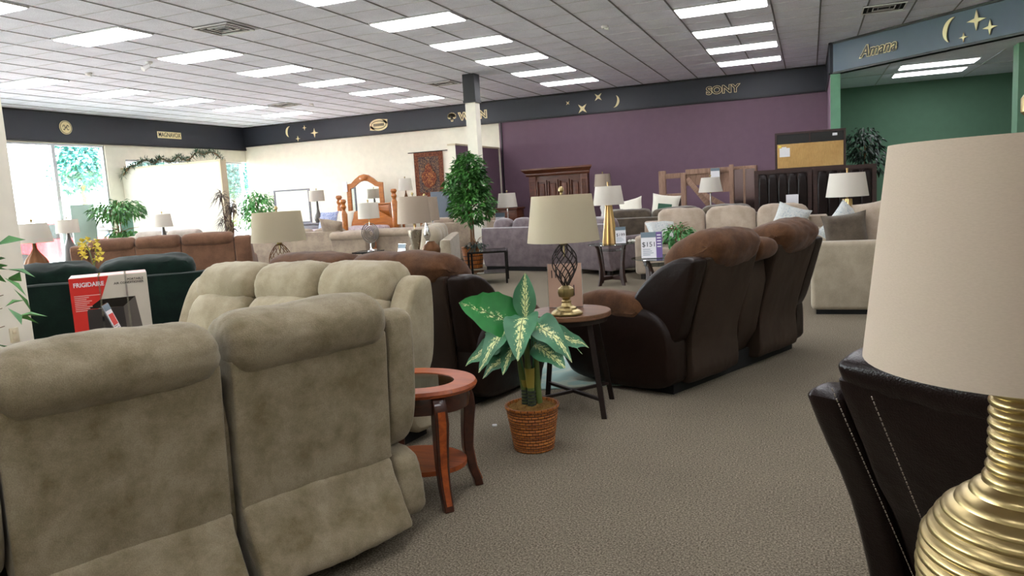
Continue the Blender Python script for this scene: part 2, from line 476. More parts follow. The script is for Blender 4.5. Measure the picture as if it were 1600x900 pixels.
def text_obj(txt, size, mat, parent, loc, rot, ext=.002, name='lettering', font_bold=0, mirror=False, align='CENTER', sx=1, shear=0):
    cu = bpy.data.curves.new(name, 'FONT'); cu.body = txt; cu.size = size; cu.extrude = ext; cu.align_x = align; cu.align_y = 'CENTER'
    cu.offset = font_bold; cu.shear = shear; cu.resolution_u = 3
    t = bpy.data.objects.new(name, cu); COL.objects.link(t)
    bpy.context.view_layer.update()
    me = bpy.data.meshes.new_from_object(t.evaluated_get(bpy.context.evaluated_depsgraph_get()))
    bpy.data.objects.remove(t); bpy.data.curves.remove(cu)
    for v in me.vertices: v.co.x *= (-sx if mirror else sx)
    me.materials.clear(); me.materials.append(mat)
    o = bpy.data.objects.new(name, me); COL.objects.link(o)
    if parent: o.parent = parent
    o.location = loc; o.rotation_euler = rot
    return o

def copy_tree(o, parent=None):
    c = o.copy(); COL.objects.link(c); c.parent = parent
    for ch in list(o.children): copy_tree(ch, c)
    return c

# ---------------------------------------------------------------- the room
CZ, SZ = 3.82, 3.24
XL, XR, YF, YB = -15.8, 8.0, -4.0, 18.35
bm = B(); box2(bm, XL - .3, XR + .2, YF - .2, YB + .2, -.12, 0); struct('floor', bm, M['carpet'])
bm = B(); box2(bm, XL - .3, XR + .2, YF - .2, YB + .2, CZ, CZ + .12); struct('ceiling', bm, M['tile'])
bm = B()
x = -5.62 - .6417 * 15
while x < XR:
    box2(bm, x - .011, x + .011, YF, YB, CZ - .006, CZ + .001); x += .6417
struct('trim_1', bm, M['grid'])
bm = B(); y = 9.16 - .585 * 22
while y < YB:
    box2(bm, XL, XR, y - .005, y + .005, CZ - .004, CZ + .001); y += .585
struct('trim_2', bm, M['grid2'])
bm = B(); box2(bm, XL, -7.5, YB, YB + .15, 0, CZ); struct('wall_back', bm, M['cream'])
bm = B(); box2(bm, -7.5, .36, YB - .02, YB + .15, 0, CZ); struct('wall_back_plum', bm, M['purple'])
bm = B(); box2(bm, .36, XR, YB, YB + .15, 0, CZ); struct('wall_back_green', bm, M['green'])
bm = B(); box2(bm, XL, XR, YF - .15, YF, 0, CZ); struct('wall_front', bm, M['cream'])
bm = B(); box2(bm, XR, XR + .15, YF, YB, 0, CZ); struct('wall_right', bm, M['cream'])
bm = B()
box2(bm, XL - .15, XL, YF, YB, 3.12, CZ); box2(bm, XL - .15, XL, YF, YB, 0, .12)
box2(bm, XL - .15, XL, 13.47, 14.02, .12, 3.12); box2(bm, XL - .15, XL, 14.02, YB, 2.80, 3.12)
struct('wall_left', bm, M['cream'])
# dark band below the ceiling, with a bead top and bottom
def band(name, p0, p1, z0, z1, th, mat, trimn):
    p0, p1 = Vector(p0), Vector(p1); d = (p1 - p0); L = d.length; a = math.atan2(d.y, d.x); c = (p0 + p1) / 2
    nrm = Vector((math.sin(a), -math.cos(a)))
    bm = B(); q = c - nrm * 0
    box(bm, (q.x, q.y, (z0 + z1) / 2), (L, th, z1 - z0), a); struct(name, bm, mat)
    bm = B()
    for z in (z0 + .02, z1 - .022):
        box(bm, (c.x, c.y, z), (L, th + .04, .04), a, .008)
    struct(trimn, bm, M['trimdk'])
band('wall_back_band', (XL, YB), (.36, YB), SZ, CZ, .10, M['navy'], 'trim_3')
band('wall_left_band', (XL, YF), (XL, YB), 3.14, CZ, .10, M['navy'], 'trim_4')
band('wall_return_band', (.40, 15.42), (.40, YB), SZ, CZ, .10, M['navy'], 'trim_5')
DA = math.atan2(-.98, 1.0); DS = Vector((.45, 15.45)); DD = Vector((math.cos(DA), math.sin(DA)))
band('wall_diagonal_band', DS, DS + DD * 9.5, SZ, CZ, .12, M['blueband'], 'trim_6')
bm = B(); box2(bm, .36, .53, 15.35, YB, 0, SZ); 
for f in bm.faces: f.material_index = 0 if f.normal.x < -.5 else 1
struct('wall_wing_plum', bm, [M['purple'], M['green2']])
bm = B(); box2(bm, 3.02, XR, 14.05, 14.4, 0, 3.28); struct('wall_wing_green', bm, M['green'])
bm = B(); e = DS + DD * 9.5
vs = [(.53, YB), (.53, 15.4), (e.x, e.y), (XR, e.y), (XR, YB)]
prism(bm, vs, 3.27, 3.31); struct('ceiling_alcove', bm, M['tile'])
bm = B(); box2(bm, .55, XR, 16.4, 16.42, 3.262, 3.272); box2(bm, 1.3, 1.32, 14.6, YB, 3.262, 3.272); box2(bm, 2.95, 2.97, 14.6, YB, 3.262, 3.272); struct('trim_7', bm, M['grid2'])
# half wall carrying the garland, partition by the tapestry
bm = B(); box2(bm, -15.78, -12.7, 13.85, 14.0, 0, 2.54); struct('wall_partition_cream', bm, M['cream'])
bm = B(); box2(bm, -15.78, -12.66, 13.83, 14.02, 2.54, 2.58); box2(bm, -12.7, -12.66, 13.83, 14.02, 0, 2.54); struct('trim_8', bm, M['cream2'])
bm = B(); box2(bm, -7.72, -7.55, 15.75, YB - .02, 0, 2.58)
for f in bm.faces: f.material_index = 1 if f.normal.x > .5 else 0
struct('wall_partition_plum', bm, [M['cream'], M['purple']])
bm = B(); box2(bm, -7.74, -7.53, 15.72, YB - .02, 2.58, 2.62); struct('trim_9', bm, M['cream2'])
bm = B(); box2(bm, -7.44, -7.42, YB - .06, YB - .02, 0, SZ); struct('trim_10', bm, M['trimdk'])
# shop windows
def window(n, y0, y1, z0, z1, bars=()):
    bm = B(); X = XL - .08; t = .045
    box2(bm, X - .04, X + .04, y0, y0 + t, z0, z1); box2(bm, X - .04, X + .04, y1 - t, y1, z0, z1)
    box2(bm, X - .04, X + .04, y0 + t, y1 - t, z1 - t, z1); box2(bm, X - .04, X + .04, y0 + t, y1 - t, z0, z0 + t)
    o = struct('window_%d' % n, bm, M['alu'])
    bm = B(); box2(bm, X - .004, X + .004, y0 + t, y1 - t, z0 + t, z1 - t); obj('window_pane', bm, M['glass'], o, smooth=False)
    return o
k = 1; y = 13.47; wins = []
while y > -3.5:
    wins.append(window(k, y - 1.32, y, .12, 3.12)); k += 1; y -= 1.32
for j in range(3): window(k, 14.02 + j * 1.4, 14.02 + (j + 1) * 1.4, .12, 2.8); k += 1
# lettering on the first pane, read from the street
for i, s in enumerate(('NO', 'HIDDEN', 'FEES')):
    text_obj(s, .17, M['outl'], wins[0], (XL - .085, 12.95, 2.02 - i * .22), (R(90), 0, R(90)), .002, 'window_lettering', mirror=True, align='RIGHT', sx=1.1)
# beige column by the camera's left, thin column mid shop
bm = B(); box2(bm, -7.0, -5.99, 3.6, 4.2, 0, CZ); struct('wall_column', bm, M['cream'])
t = thing('wall_outlet', 'ivory double power outlet on the wide beige column at the left edge', 'outlet', (-5.99, 4.04, .5), R(90))
bm = B(); box(bm, (0, -.004, 0), (.075, .008, .118), 0, .003); obj('plate', bm, M['ivory'], t)
for z in (-.026, .026):
    bm = B(); box(bm, (0, -.010, z), (.034, .006, .03), 0, .004); obj('socket', bm, M['cream2'], t)
bm = B(); box2(bm, -6.43, -6.21, 14.0, 14.22, 0, 3.3); co = struct('wall_post', bm, M['cream'])
bm = B(); box2(bm, -6.45, -6.19, 13.98, 14.24, 3.3, CZ); box2(bm, -6.46, -6.18, 13.97, 14.25, 3.26, 3.31); struct('trim_11', bm, M['trimdk'])

# ---------------------------------------------------------------- ceiling fixtures
def make_light(wx, wy):
    t = thing('ceiling_light', '', 'ceiling light')
    bm = B(); box2(bm, -wx / 2 - .02, wx / 2 + .02, -wy / 2 - .02, wy / 2 + .02, -.012, 0)
    obj('frame', bm, M['white'], t, smooth=False)
    bm = B(); box2(bm, -wx / 2, wx / 2, -wy / 2, wy / 2, -.022, -.012); obj('diffuser', bm, M['diff'], t, smooth=False)
    return t
proto = make_light(1.19, .53); first = True
rown = {-5: 'seventh', -4: 'sixth'}
cols_ = [(-12.7, 'window'), (-8.84, 'left middle'), (-4.98, 'centre'), (-1.14, 'right middle'), (2.7, 'far right')]
ordn = ['first', 'second', 'third', 'fourth', 'fifth', 'sixth', 'seventh', 'eighth', 'ninth', 'tenth', 'eleventh', 'twelfth']
for cx, cn in cols_:
    for n in range(-6, 5):
        if cx > 2 and n > 0: continue
        cy = 9.18 + 1.755 * n + .29
        o = proto if first else copy_tree(proto); first = False
        o.location = (cx, cy, CZ - .004)
        o['label'] = 'lit rectangular ceiling light, %s from the back wall in the %s row' % (ordn[4 - n], cn); o['group'] = 'fluorescent ceiling lights'
for i, cy in enumerate((16.75, 15.6)):
    o = copy_tree(proto); o.location = (2.13, cy, 3.266); o['label'] = 'lit rectangular light in the green alcove ceiling, ' + ('farther of the two' if i == 0 else 'nearer of the two'); o['group'] = 'alcove ceiling lights'
def vent(x, y, s, lab, wx=.58, wy=.54):
    t = thing('ceiling_vent', lab, 'vent', (x, y, CZ - .004), 0, 'ceiling vents')
    bm = B(); box2(bm, -wx / 2, wx / 2, -wy / 2, wy / 2, -.006, 0); obj('backing', bm, M['shadow_black'], t, smooth=False)
    for k in range(4):
        a = wx / 2 - k * .068; b = wy / 2 - k * .064; bm = B(); th = .015
        for (x0, x1, y0, y1) in ((-a, a, -b, -b + th), (-a, a, b - th, b), (-a, -a + th, -b + th, b - th), (a - th, a, -b + th, b - th)):
            box2(bm, x0, x1, y0, y1, -.022 + k * .003, -.006)
        obj('louvre_ring', bm, M['white'] if k in (0, 2) else M['nickel'], t, smooth=False)
vent(-7.28, 8.28, 1, 'square ceiling air vent with dark concentric louvres near the top left')
vent(-7.22, 14.68, 1, 'square ceiling air vent just left of the thin black-topped post')
vent(1.03, 12.77, 1, 'grey ceiling air vent above the slate blue band at the right')
vent(-11.6, 15.0, 1, 'pale ceiling air vent washed out by daylight near the window corner')
def detector(x, y, lab, cam_=False):
    t = thing('security_camera' if cam_ else 'smoke_detector', lab, 'camera' if cam_ else 'detector', (x, y, CZ))
    bm = B(); lathe(bm, [(.055, 0), (.055, -.02), (.04, -.035)], 20); obj('base', bm, M['white'], t)
    bm = B()
    if cam_:
        tube(bm, [(0, 0, -.03), (0, -.03, -.07), (-.02, -.12, -.13)], [.02, .035, .04], 14); obj('body', bm, M['white'], t)
    else:
        tube(bm, [(0, 0, -.03), (.03, .0, -.045), (.06, .0, -.045)], [.02, .018, .018], 12); obj('sensor_head', bm, M['white'], t)
detector(-2.85, 11.4, 'small white ceiling sensor between the centre and right middle lights')
detector(-11.25, 9.45, 'small white ceiling sensor at the upper left near the window row lights')
detector(-11.1, 15.35, 'tiny white ceiling sensor far back above the left soffit')
detector(-9.78, 9.35, 'white conical ceiling camera beside the second left middle light', True)

# ---------------------------------------------------------------- cut-out letters and emblems on the band
def star_poly(s, diag=False, inner=.28):
    p = []
    for i in range(8):
        a = math.pi / 4 * i + (math.pi / 4 if diag else 0); r = s if i % 2 == 0 else s * inner
        p.append((r * math.cos(a), r * math.sin(a)))
    return p
def moon_poly(s, flip=1):
    p = []
    for i in range(17):
        a = R(100 + 160 * i / 16); p.append((s * math.cos(a) * .9 , s * math.sin(a)))
    for i in range(1, 16):
        a = R(260 - 160 * i / 16); p.append((s * math.cos(a) * .52 , s * math.sin(a) * .985))
    return [(x * flip, y) for x, y in p]
def emblem(name, lab, cat, poly, loc, rz, mat, group=None, tilt=0):
    bm = B(); prism(bm, poly, 0, .02)
    bmesh.ops.transform(bm, matrix=Matrix.Rotation(rz, 4, 'Z') @ Matrix.Rotation(R(90), 4, 'X') @ Matrix.Rotation(tilt, 4, 'Z'), verts=bm.verts)
    o = obj(name, bm, mat, smooth=False); o.location = loc; return tag(o, lab, cat, group)
FB = YB - .055
emblem('moon_cutout', 'gold crescent moon cutout on the dark band at the left of the back wall', 'wall emblem', moon_poly(.16), (-14.05, FB, 3.56), 0, M['gold_cut'], tilt=-.2)
for x, z, s, l in ((-13.79, 3.34, .08, 'small gold star cutout low beside the left crescent moon'), (-13.53, 3.63, .07, 'tiny gold star cutout upper right of the left crescent moon'), (-13.2, 3.46, .13, 'largest gold star cutout right of the left crescent moon')):
    emblem('star_cutout', l, 'wall emblem', star_poly(s), (x, FB, z), 0, M['gold_cut'], 'stars on the back band')
emblem('moon_cutout', 'gold crescent moon cutout on the dark band above the plum wall', 'wall emblem', moon_poly(.15, -1), (-4.42, FB, 3.49), 0, M['gold_cut'], tilt=-.25)
for x, z, s, l in ((-5.22, 3.39, .15, 'large gold star cutout above the plum wall'), (-4.81, 3.63, .12, 'middle-sized gold star cutout nearest the moon above the plum wall'), (-5.59, 3.56, .06, 'tiny gold star cutout, leftmost above the plum wall')):
    emblem('star_cutout', l, 'wall emblem', star_poly(s, True, .3), (x, FB, z), 0, M['gold_cut'], 'stars on the back band')
def dpt(s, z, off=.07):
    n = Vector((DD.y, -DD.x)) * off; q = DS + DD * s + n; return (q.x, q.y, z)
emblem('moon_cutout', 'gold crescent moon cutout on the slate blue diagonal band', 'wall emblem', moon_poly(.19), dpt(2.36, 3.53), DA, M['gold_cut'], tilt=-.25)
for s, z, r_, l in ((2.73, 3.59, .15, 'largest gold star cutout on the slate blue band'), (2.94, 3.44, .11, 'rightmost gold star cutout on the slate blue band'), (2.53, 3.38, .07, 'smallest gold star cutout, lowest on the slate blue band')):
    emblem('star_cutout', l, 'wall emblem', star_poly(r_), dpt(s, z), DA, M['gold_cut'], 'stars on the blue band')
def sign(name, lab, txt, size, loc, rz, sx=1, shear=0, back=.018):
    t = thing(name, lab, 'wall sign', loc, rz)
    text_obj(txt, size, M['gold_cut'], t, (0, 0, 0), (R(90), 0, 0), .006, 'letter_outline', back * .75, sx=sx, shear=shear)
    text_obj(txt, size, M['gold_dk'], t, (0, -.008, 0), (R(90), 0, 0), .003, 'letter_face', .003, sx=sx, shear=shear)
    return t
sign('cutout_sign', 'cut-out sign reading SONY on the dark band above the plum wall', 'SONY', .24, (-1.86, FB - .01, 3.50), 0, 1.15)
sign('cutout_sign', 'cut-out sign reading Amana on the slate blue diagonal band', 'Amana', .27, dpt(.98, 3.51, .08), DA, .95, .35)
t = thing('plate_sign', 'small gold plate sign reading MAGNAVOX on the left dark band', 'wall sign', (XL + .055, 15.45, 3.455), R(90))
bm = B(); box2(bm, -.40, .40, -.010, 0, -.085, .085, bev=.004); obj('gold_plate', bm, M['gold_cut'], t, smooth=False)
text_obj('MAGNAVOX', .165, M['gold_dk'], t, (0, -.012, 0), (R(90), 0, 0), .002, 'letter_face', .001, sx=.78)
t = thing('round_emblem', 'round gold monogram emblem on the left dark band above the windows', 'wall emblem', (XL + .055, 12.45, 3.48), R(90))
bm = B(); prism(bm, [(.155 * math.cos(a * .2618), .155 * math.sin(a * .2618)) for a in range(24)], 0, .015); obj('disc', bm, M['gold_cut'], t, rot=(R(90), 0, 0), smooth=False)
bm = B()
tube(bm, [(.135 * math.cos(a * .2618), -.017, .135 * math.sin(a * .2618)) for a in range(24)], .005, 6, True)
for sx_ in (-1, 1):
    tube(bm, [(sx_ * (.02 + .045 * (1 - math.cos(q * .5)) * .6), -.017, .055 * math.sin(q * .5)) for q in range(-5, 7)], .006, 6)
tube(bm, [(-.05, -.017, -.055), (0, -.017, .0), (.05, -.017, .055)], .006, 6)
obj('monogram', bm, M['gold_dk'], t)
t = thing('oval_emblem', 'gold oval emblem with lettering on the dark band over the cream back wall', 'wall emblem', (-11.06, FB, 3.5))
ov = lambda a, b: [(a * math.cos(i * .19635), b * math.sin(i * .19635)) for i in range(32)]
bm = B(); prism(bm, ov(.29, .16), 0, .012); prism(bm, [(.1, .15), (.29, .13), (.27, .0), (.2, .05)], 0, .012); prism(bm, [(-.1, -.15), (-.29, -.13), (-.27, 0), (-.2, -.05)], 0, .012)
obj('oval_plate', bm, M['gold_cut'], t, rot=(R(90), 0, 0), smooth=False)
bm = B(); tube(bm, [(.23 * math.cos(i * .19635), -.014, .105 * math.sin(i * .19635)) for i in range(32)], .008, 6, True)
for i in range(9): box2(bm, -.16 + i * .038, -.135 + i * .038, -.016, -.012, -.035, .035)
obj('oval_lettering', bm, M['gold_dk'], t)
t = thing('tree_emblem', 'gold tree emblem on the dark band left of the post', 'wall emblem', (-8.81, FB, 3.5))
bm = B()
for i in range(7): a = R(-10 + i * 33); prism(bm, [(.075 * math.cos(a) + .055 * math.cos(j * .785), .055 * math.sin(a) + .02 + .055 * math.sin(j * .785)) for j in range(8)], 0, .012)
box2(bm, -.03, .03, -.11, -.05, 0, .012); obj('tree_outline', bm, M['gold_cut'], t, rot=(R(90), 0, 0), smooth=False)
bm = B()
for i in range(5): a = R(10 + i * 40); tube(bm, [(0, -.016, -.09), (.03 * math.cos(a), -.016, .0), (.075 * math.cos(a), -.016, .05 * math.sin(a) + .02)], .007, 5)
obj('branches', bm, M['gold_dk'], t)
t = thing('cutout_sign', 'gold cut-out lettering partly hidden behind the thin post', 'wall sign', (-8.18, FB, 3.49))
for ch_, x_ in (('W', -.27), ('N', .27)):
    text_obj(ch_, .26, M['gold_cut'], t, (x_, 0, 0), (R(90), 0, 0), .008, 'letter_outline', .022, sx=1.1)
    text_obj(ch_, .26, M['gold_dk'], t, (x_, -.010, 0), (R(90), 0, 0), .002, 'letter_face', -.004, sx=1.1)

# ================================================================ furniture builders
def shear(p, lean, z0=.3):
    return [(y - lean * max(0, z - z0) / (1 - z0), z) for y, z in p]

def recliner(name, lab, cat, loc, rz, segs, out, inn, lean=.06, big=False, group=None, it=2, nx=8, arms=True, crum=.012, padmat=None, flap=.12, side=None, DP=1.0, flat=False):
    t = thing(name, lab, cat, loc, rz, group)
    fr = lambda p: [(y if y < .45 else .45 + (y - .45) * (DP - .45) / .55, z) for y, z in p]
    W = sum(w_ for _, w_ in segs); x = -W / 2; side = side or out; sd_ = 3
    zt = 1.0
    for kind, w_ in segs:
        x0, x1 = x + .004, x + w_ - .004; x += w_; sd_ += 1
        if kind == 'seat':
            if big: hp = [(.015, .86), (-.03, .92), (-.035, 1.0), (.05, 1.065), (.2, 1.065), (.36, .98), (.38, .84), (.24, .76), (.10, .80)]
            else: hp = [(-.015, .85), (-.05, .90), (-.045, .98), (.03, 1.035), (.15, 1.04), (.26, .99), (.30, .88), (.25, .79), (.1, .8)]
            if flat: hp = [(.005, .90), (-.005, .95), (.03, .99), (.15, 1.0), (.28, .96), (.3, .88), (.2, .8), (.08, .82)]
            obj('headrest', slab(shear(hp, lean), x0, x1, .10 if big else (.035 if flat else .07), .03 if big else .012, it, nx, crum, sd_), inn, t)
            if big: obj('back_panel', slab(shear([(.10, .07), (-.02, .06), (-.05, .12), (-.04, .22), (-.015, .36), (-.01, .6), (-.012, .80), (-.012, .90), (0, .925), (.04, .925), (.15, .90), (.17, .6), (.17, .3)], lean), x0, x1, .014, .006, 2, nx + 14, crum * .5, sd_ + 20, 4.5), out, t)
            elif flat: obj('back_panel', slab(shear([(.10, .07), (-.015, .07), (-.02, .3), (-.012, .5), (-.015, .7), (-.005, .92), (.03, .945), (.15, .93), (.16, .3)], lean), x0, x1, .015, .012, 2, nx + 4, crum * .7, sd_ + 20, 4), out, t)
            else: obj('back_panel', slab(shear([(0, .35), (0, .37), (0, .6), (0, .87), (.015, .89), (.14, .89), (.16, .6), (.16, .34)], lean), x0, x1, .012, .004, 1, nx + 4, crum * .3, sd_ + 20, 3), out, t)
            if not big and not flat: obj('lower_flap', slab(shear([(.0, .37), (-.03, .30), (-flap * .6, .20), (-flap, .10), (-flap + .02, .07), (.1, .07), (.16, .37)], lean), x0, x1, .018, .008, it, nx + 10, crum * .9, sd_ + 40, 4), out, t)
            obj('backrest', slab(shear([(.12, .40), (.14, .84), (.30, .85), (.40, .72), (.42, .52), (.36, .40)], lean), x0, x1, .06, .02, it, nx, crum, sd_ + 60), inn, t)
            obj('seat_cushion', slab(fr([(.24, .28), (.24, .46), (.6, .5), (.94, .48), (1.0, .4), (.96, .28)]), x0, x1, .05, .01, it, nx, crum, sd_ + 80), inn, t)
            obj('footrest', slab(fr([(.86, .08), (.86, .3), (.98, .34), (1.01, .2), (.97, .08)]), x0, x1, .03, .0, it, 4, crum * .5, sd_ + 90), inn, t)
        elif kind == 'console':
            obj('console_back', slab(shear([(.02, .1), (.02, .86), (.3, .86), (.3, .1)], lean), x0, x1, .03, .0, 1, 4, crum * .6, sd_), out, t)
            obj('console_pad', slab(shear([(-.0, .85), (-.02, .92), (.04, .98), (.22, .97), (.32, .86), (.2, .8)], lean), x0, x1, .05, .02, it, 4, crum, sd_ + 5), inn, t)
            obj('console_tray', slab(fr([(.28, .1), (.28, .6), (.9, .6), (.95, .1)]), x0, x1, .03, 0, 1, 3, 0, 1), out, t)
        elif kind == 'gap':
            obj('back_filler', slab(shear([(.05, .1), (.05, .84), (.25, .84), (.25, .1)], lean), x0, x1, .02, .0, 1, 3, 0, sd_), out, t)
        elif kind == 'wing':
            outer = -1 if x0 < 0 else 1
            a0, a1 = (x0, x1)
            if big: wp = [(.0, .34), (.0, .60), (.0, .89), (.02, .925), (.16, .925), (.32, .82), (.42, .66), (.45, .52), (.36, .42), (.18, .34)]
            elif flat: wp = [(0, .07), (0, .5), (0, .84), (.02, .88), (.14, .88), (.26, .75), (.3, .5), (.3, .07)]
            else: wp = [(-.0, .36), (-.01, .90), (.03, .95), (.13, .955), (.22, .87), (.32, .66), (.36, .5), (.34, .36)]
            obj('wing', slab(shear(wp, lean), a0, a1, .028, .006, it, 6, crum * .25, sd_), side, t)
            if not big and not flat:
                obj('lower_side', slab([(-.03, .06), (-.035, .2), (-.0, .36), (.3, .36), (.3, .06)], a0, a1, .03, .006, it, 5, crum, sd_ + 7), out, t)
    if arms:
        for sgn in (-1, 1):
            aw = .20; a0 = sgn * (W / 2 - (.0 if big else .02)); a1 = a0 + sgn * aw if big else a0 - sgn * aw
            if big: a0 = sgn * (W / 2 - .18); a1 = a0 + sgn * .21
            x0, x1 = min(a0, a1), max(a0, a1)
            if big: ap = [(.0, .03), (-.01, .25), (.0, .42), (.08, .54), (.25, .60), (.75, .55), (.96, .46), (1.03, .34), (.95, .16), (.84, .03)]
            else: ap = [(.30, .05), (.30, .55), (.5, .62), (.86, .61), (.97, .52), (1.0, .3), (.98, .05)]
            obj('arm', slab(fr(ap), x0, x1, .045, .008, it, 5, crum * .2, 5 + sgn), side, t)
            if big: obj('arm_pad', slab(fr([(.20, .52), (.24, .62), (.45, .685), (.75, .65), (.95, .55), (1.0, .47), (.9, .45), (.5, .50)]), x0 - .01, x1 + .01, .06, .02, it, 5, crum, 9), inn, t)
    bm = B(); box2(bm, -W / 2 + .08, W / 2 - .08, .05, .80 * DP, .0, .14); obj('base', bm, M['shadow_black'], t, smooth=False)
    return t

def sofa(name, lab, cat, loc, rz, W, n, mat, D=.92, backH=.74, cushT=.92, armH=.62, armW=.2, roll=False, larm=True, rarm=True, cmat=None, group=None, cth=.24, e=4.5, backonly=False, feet=True, crum=.008, seed=1, zb=.08):
    t = thing(name, lab, cat, loc, rz, group); cmat = cmat or mat
    il = -W / 2 + (armW if larm else 0); ir = W / 2 - (armW if rarm else 0)
    bm = B(); box2(bm, -W / 2 + .02, W / 2 - .02, .03, D - .02, zb, .32, bev=.03); obj('base', bm, mat, t)
    if roll:
        bp = [(.0, zb), (.0, backH - .14), (-.06, backH - .10), (-.08, backH - .02), (.0, backH + .04), (.14, backH + .02), (.2, backH - .1), (.2, zb)]
    else: bp = [(.0, zb), (.0, backH - .02), (.03, backH), (.13, backH), (.17, backH - .03), (.19, zb)]
    obj('back', slab(bp, -W / 2, W / 2, .025, 0, 2 if roll else 1, 8, crum * .4, seed, 3), mat, t)
    for a, on in ((-1, larm), (1, rarm)):
        if not on: continue
        x0, x1 = (-W / 2, il) if a < 0 else (ir, W / 2)
        if roll:
            bm = B(); box2(bm, x0 + .03, x1 - .03, .1, D, zb, armH - .08, bev=.02)
            lathe_pts = [(x0 + x1) / 2, armH - .1]
            tube(bm, [((x0 + x1) / 2, y_, armH - .1) for y_ in (.12, .3, .5, .7, D + .02)], [armW * .58] * 5, 18)
        else:
            bm = B(); box2(bm, x0, x1, .08, D, zb, armH, bev=.05, seg=4)
        obj('arm', bm, mat, t)
    cw = (ir - il) / n
    for i in range(n):
        c = il + cw * (i + .5)
        obj('seat_cushion', cushion(cw - .01, D - .24, .17, 7, 6, crum * .5, i + seed), cmat, t, (c, (D + .24) / 2, .40))
        hh = cushT - .46
        obj('back_cushion', cushion(cw - .008, cth, hh, e, 9, crum, i + 3 + seed), cmat, t, (c, .19 + cth / 2 - .02, .48 + hh / 2), (R(8), 0, 0))
    if not feet:
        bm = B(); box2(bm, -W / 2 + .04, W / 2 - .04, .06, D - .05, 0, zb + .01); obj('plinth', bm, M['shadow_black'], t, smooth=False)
    if feet:
        for sx in (-1, 1):
            for yy in (.1, D - .1):
                bm = B(); box(bm, (sx * (W / 2 - .1), yy, zb / 2), (.06, .06, zb)); obj('foot', bm, M['foot'], t, smooth=False)
    return t

def throw_pillow(lab, loc, rot, mat, s=.45, th=.16, group=None, seed=1):
    o = obj('throw_pillow', pillow_bm(s, s, th, seed), mat, None, loc, rot); return tag(o, lab, 'pillow', group)

def shade_bm(rb, rt, z0, z1, sq=False):
    bm = B(); t = .004
    lathe(bm, [(rb, z0), (rt, z1), (rt - t, z1), (rb - t, z0), (rb, z0)], 56, cap0=False, cap1=False)
    bmesh.ops.remove_doubles(bm, verts=bm.verts, dist=1e-5); return bm

def lamp(lab, x, y, z0, zb, zt, rb, rt, body, mat, smat='shade', fin='ball', group=None, kind='table_lamp', bodyfn=None, rz=0, nrib=0, rib=0):
    """z values above z0"""
    t = thing(kind, lab, 'table lamp', (x, y, z0), rz, group)
    obj('lamp_shade', shade_bm(rb, rt, zb, zt), M[smat], t)
    bm = B()
    tube(bm, [(0, 0, zb - .10), (0, 0, zt + .01)], .005, 8)
    for a in (0, 2.094, 4.189): tube(bm, [(0, 0, zt - .012), (rt * math.cos(a) * .5, rt * math.sin(a) * .5, zt - .014), (rt * .995 * math.cos(a), rt * .995 * math.sin(a), zt - .006)], .002, 6)
    obj('harp', bm, M['brass'], t)
    bm = B()
    if fin == 'ball': lathe(bm, [(.004, 0), (.010, .004), (.007, .012), (.016, .022), (.016, .036), (.009, .046), (.002, .05)], 16, (0, 0, zt + .004))
    else: lathe(bm, [(.010, 0), (.010, .012), (.013, .05), (.014, .06)], 12, (0, 0, zt + .0))
    obj('finial', bm, M['brass'] if fin == 'ball' else M['goldm'], t)
    bm = B(); lathe(bm, [(.014, 0), (.022, .02), (.022, .07), (.012, .09)], 16, (0, 0, zb - .02)); obj('socket', bm, M['brass'], t)
    if bodyfn: bodyfn(t)
    else:
        bm = B(); lathe(bm, body, 40, rib=rib, nrib=nrib); obj('lamp_body', bm, mat, t)
    return t

def price_sign(lab, x, y, z, rz, w_=.14, h_=.2, txt=None, purple=False, mat=None, tilt=-.12, group=None, name='price_sign', bare=False):
    t = thing(name, lab, 'sign', (x, y, z), rz, group)
    bm = B(); box2(bm, -w_ / 2 - .004, w_ / 2 + .004, -.003, .003, 0, h_ + .004); box2(bm, -w_ / 2, w_ / 2, -.0, .07, 0, .004)
    obj('acrylic_holder', bm, M['acrylic'], t, rot=(tilt, 0, 0), smooth=False)
    bm = B(); box2(bm, -w_ / 2, w_ / 2 * (.42 if purple else 1), -.0045, -.0035, .006, h_)
    o = obj('card', bm, mat or M['paper'], t, rot=(tilt, 0, 0), smooth=False)
    if bare: return t
    bm = B(); box2(bm, -w_ / 2, w_ / 2 * (.42 if purple else 1), -.006, -.005, h_ * .8, h_); obj('card_header', bm, M['bluep'], t, rot=(tilt, 0, 0), smooth=False)
    if purple:
        bm = B(); box2(bm, w_ / 2 * .42, w_ / 2, -.0045, -.0035, .006, h_); obj('card_side_strip', bm, M['purplep'], t, rot=(tilt, 0, 0), smooth=False)
        bm = B()
        for i in range(5): box2(bm, w_ / 2 * .52, w_ / 2 * .9, -.006, -.005, h_ * (.86 - .11 * i), h_ * (.90 - .11 * i))
        obj('strip_printing', bm, M['paper'], t, rot=(tilt, 0, 0), smooth=False)
    if txt: text_obj(txt, h_ * .26, M['ink'], t, (-w_ * .13 if purple else 0, -.0065 - math.sin(-tilt) * 0 + h_ * .5 * math.tan(-tilt) , h_ * .52), (R(90) + tilt, 0, 0), .0005, 'price', 0)
    bm = B()
    for i in range(4): box2(bm, -w_ * .42, (-w_ * .42) + w_ * (.5 if purple else .75) * (.7 + .3 * ((i * 7) % 3) / 2), -.006, -.005, h_ * (.34 - .07 * i), h_ * (.36 - .07 * i))
    obj('small_printing', bm, M['bluep'], t, rot=(tilt, 0, 0), smooth=False)
    return t

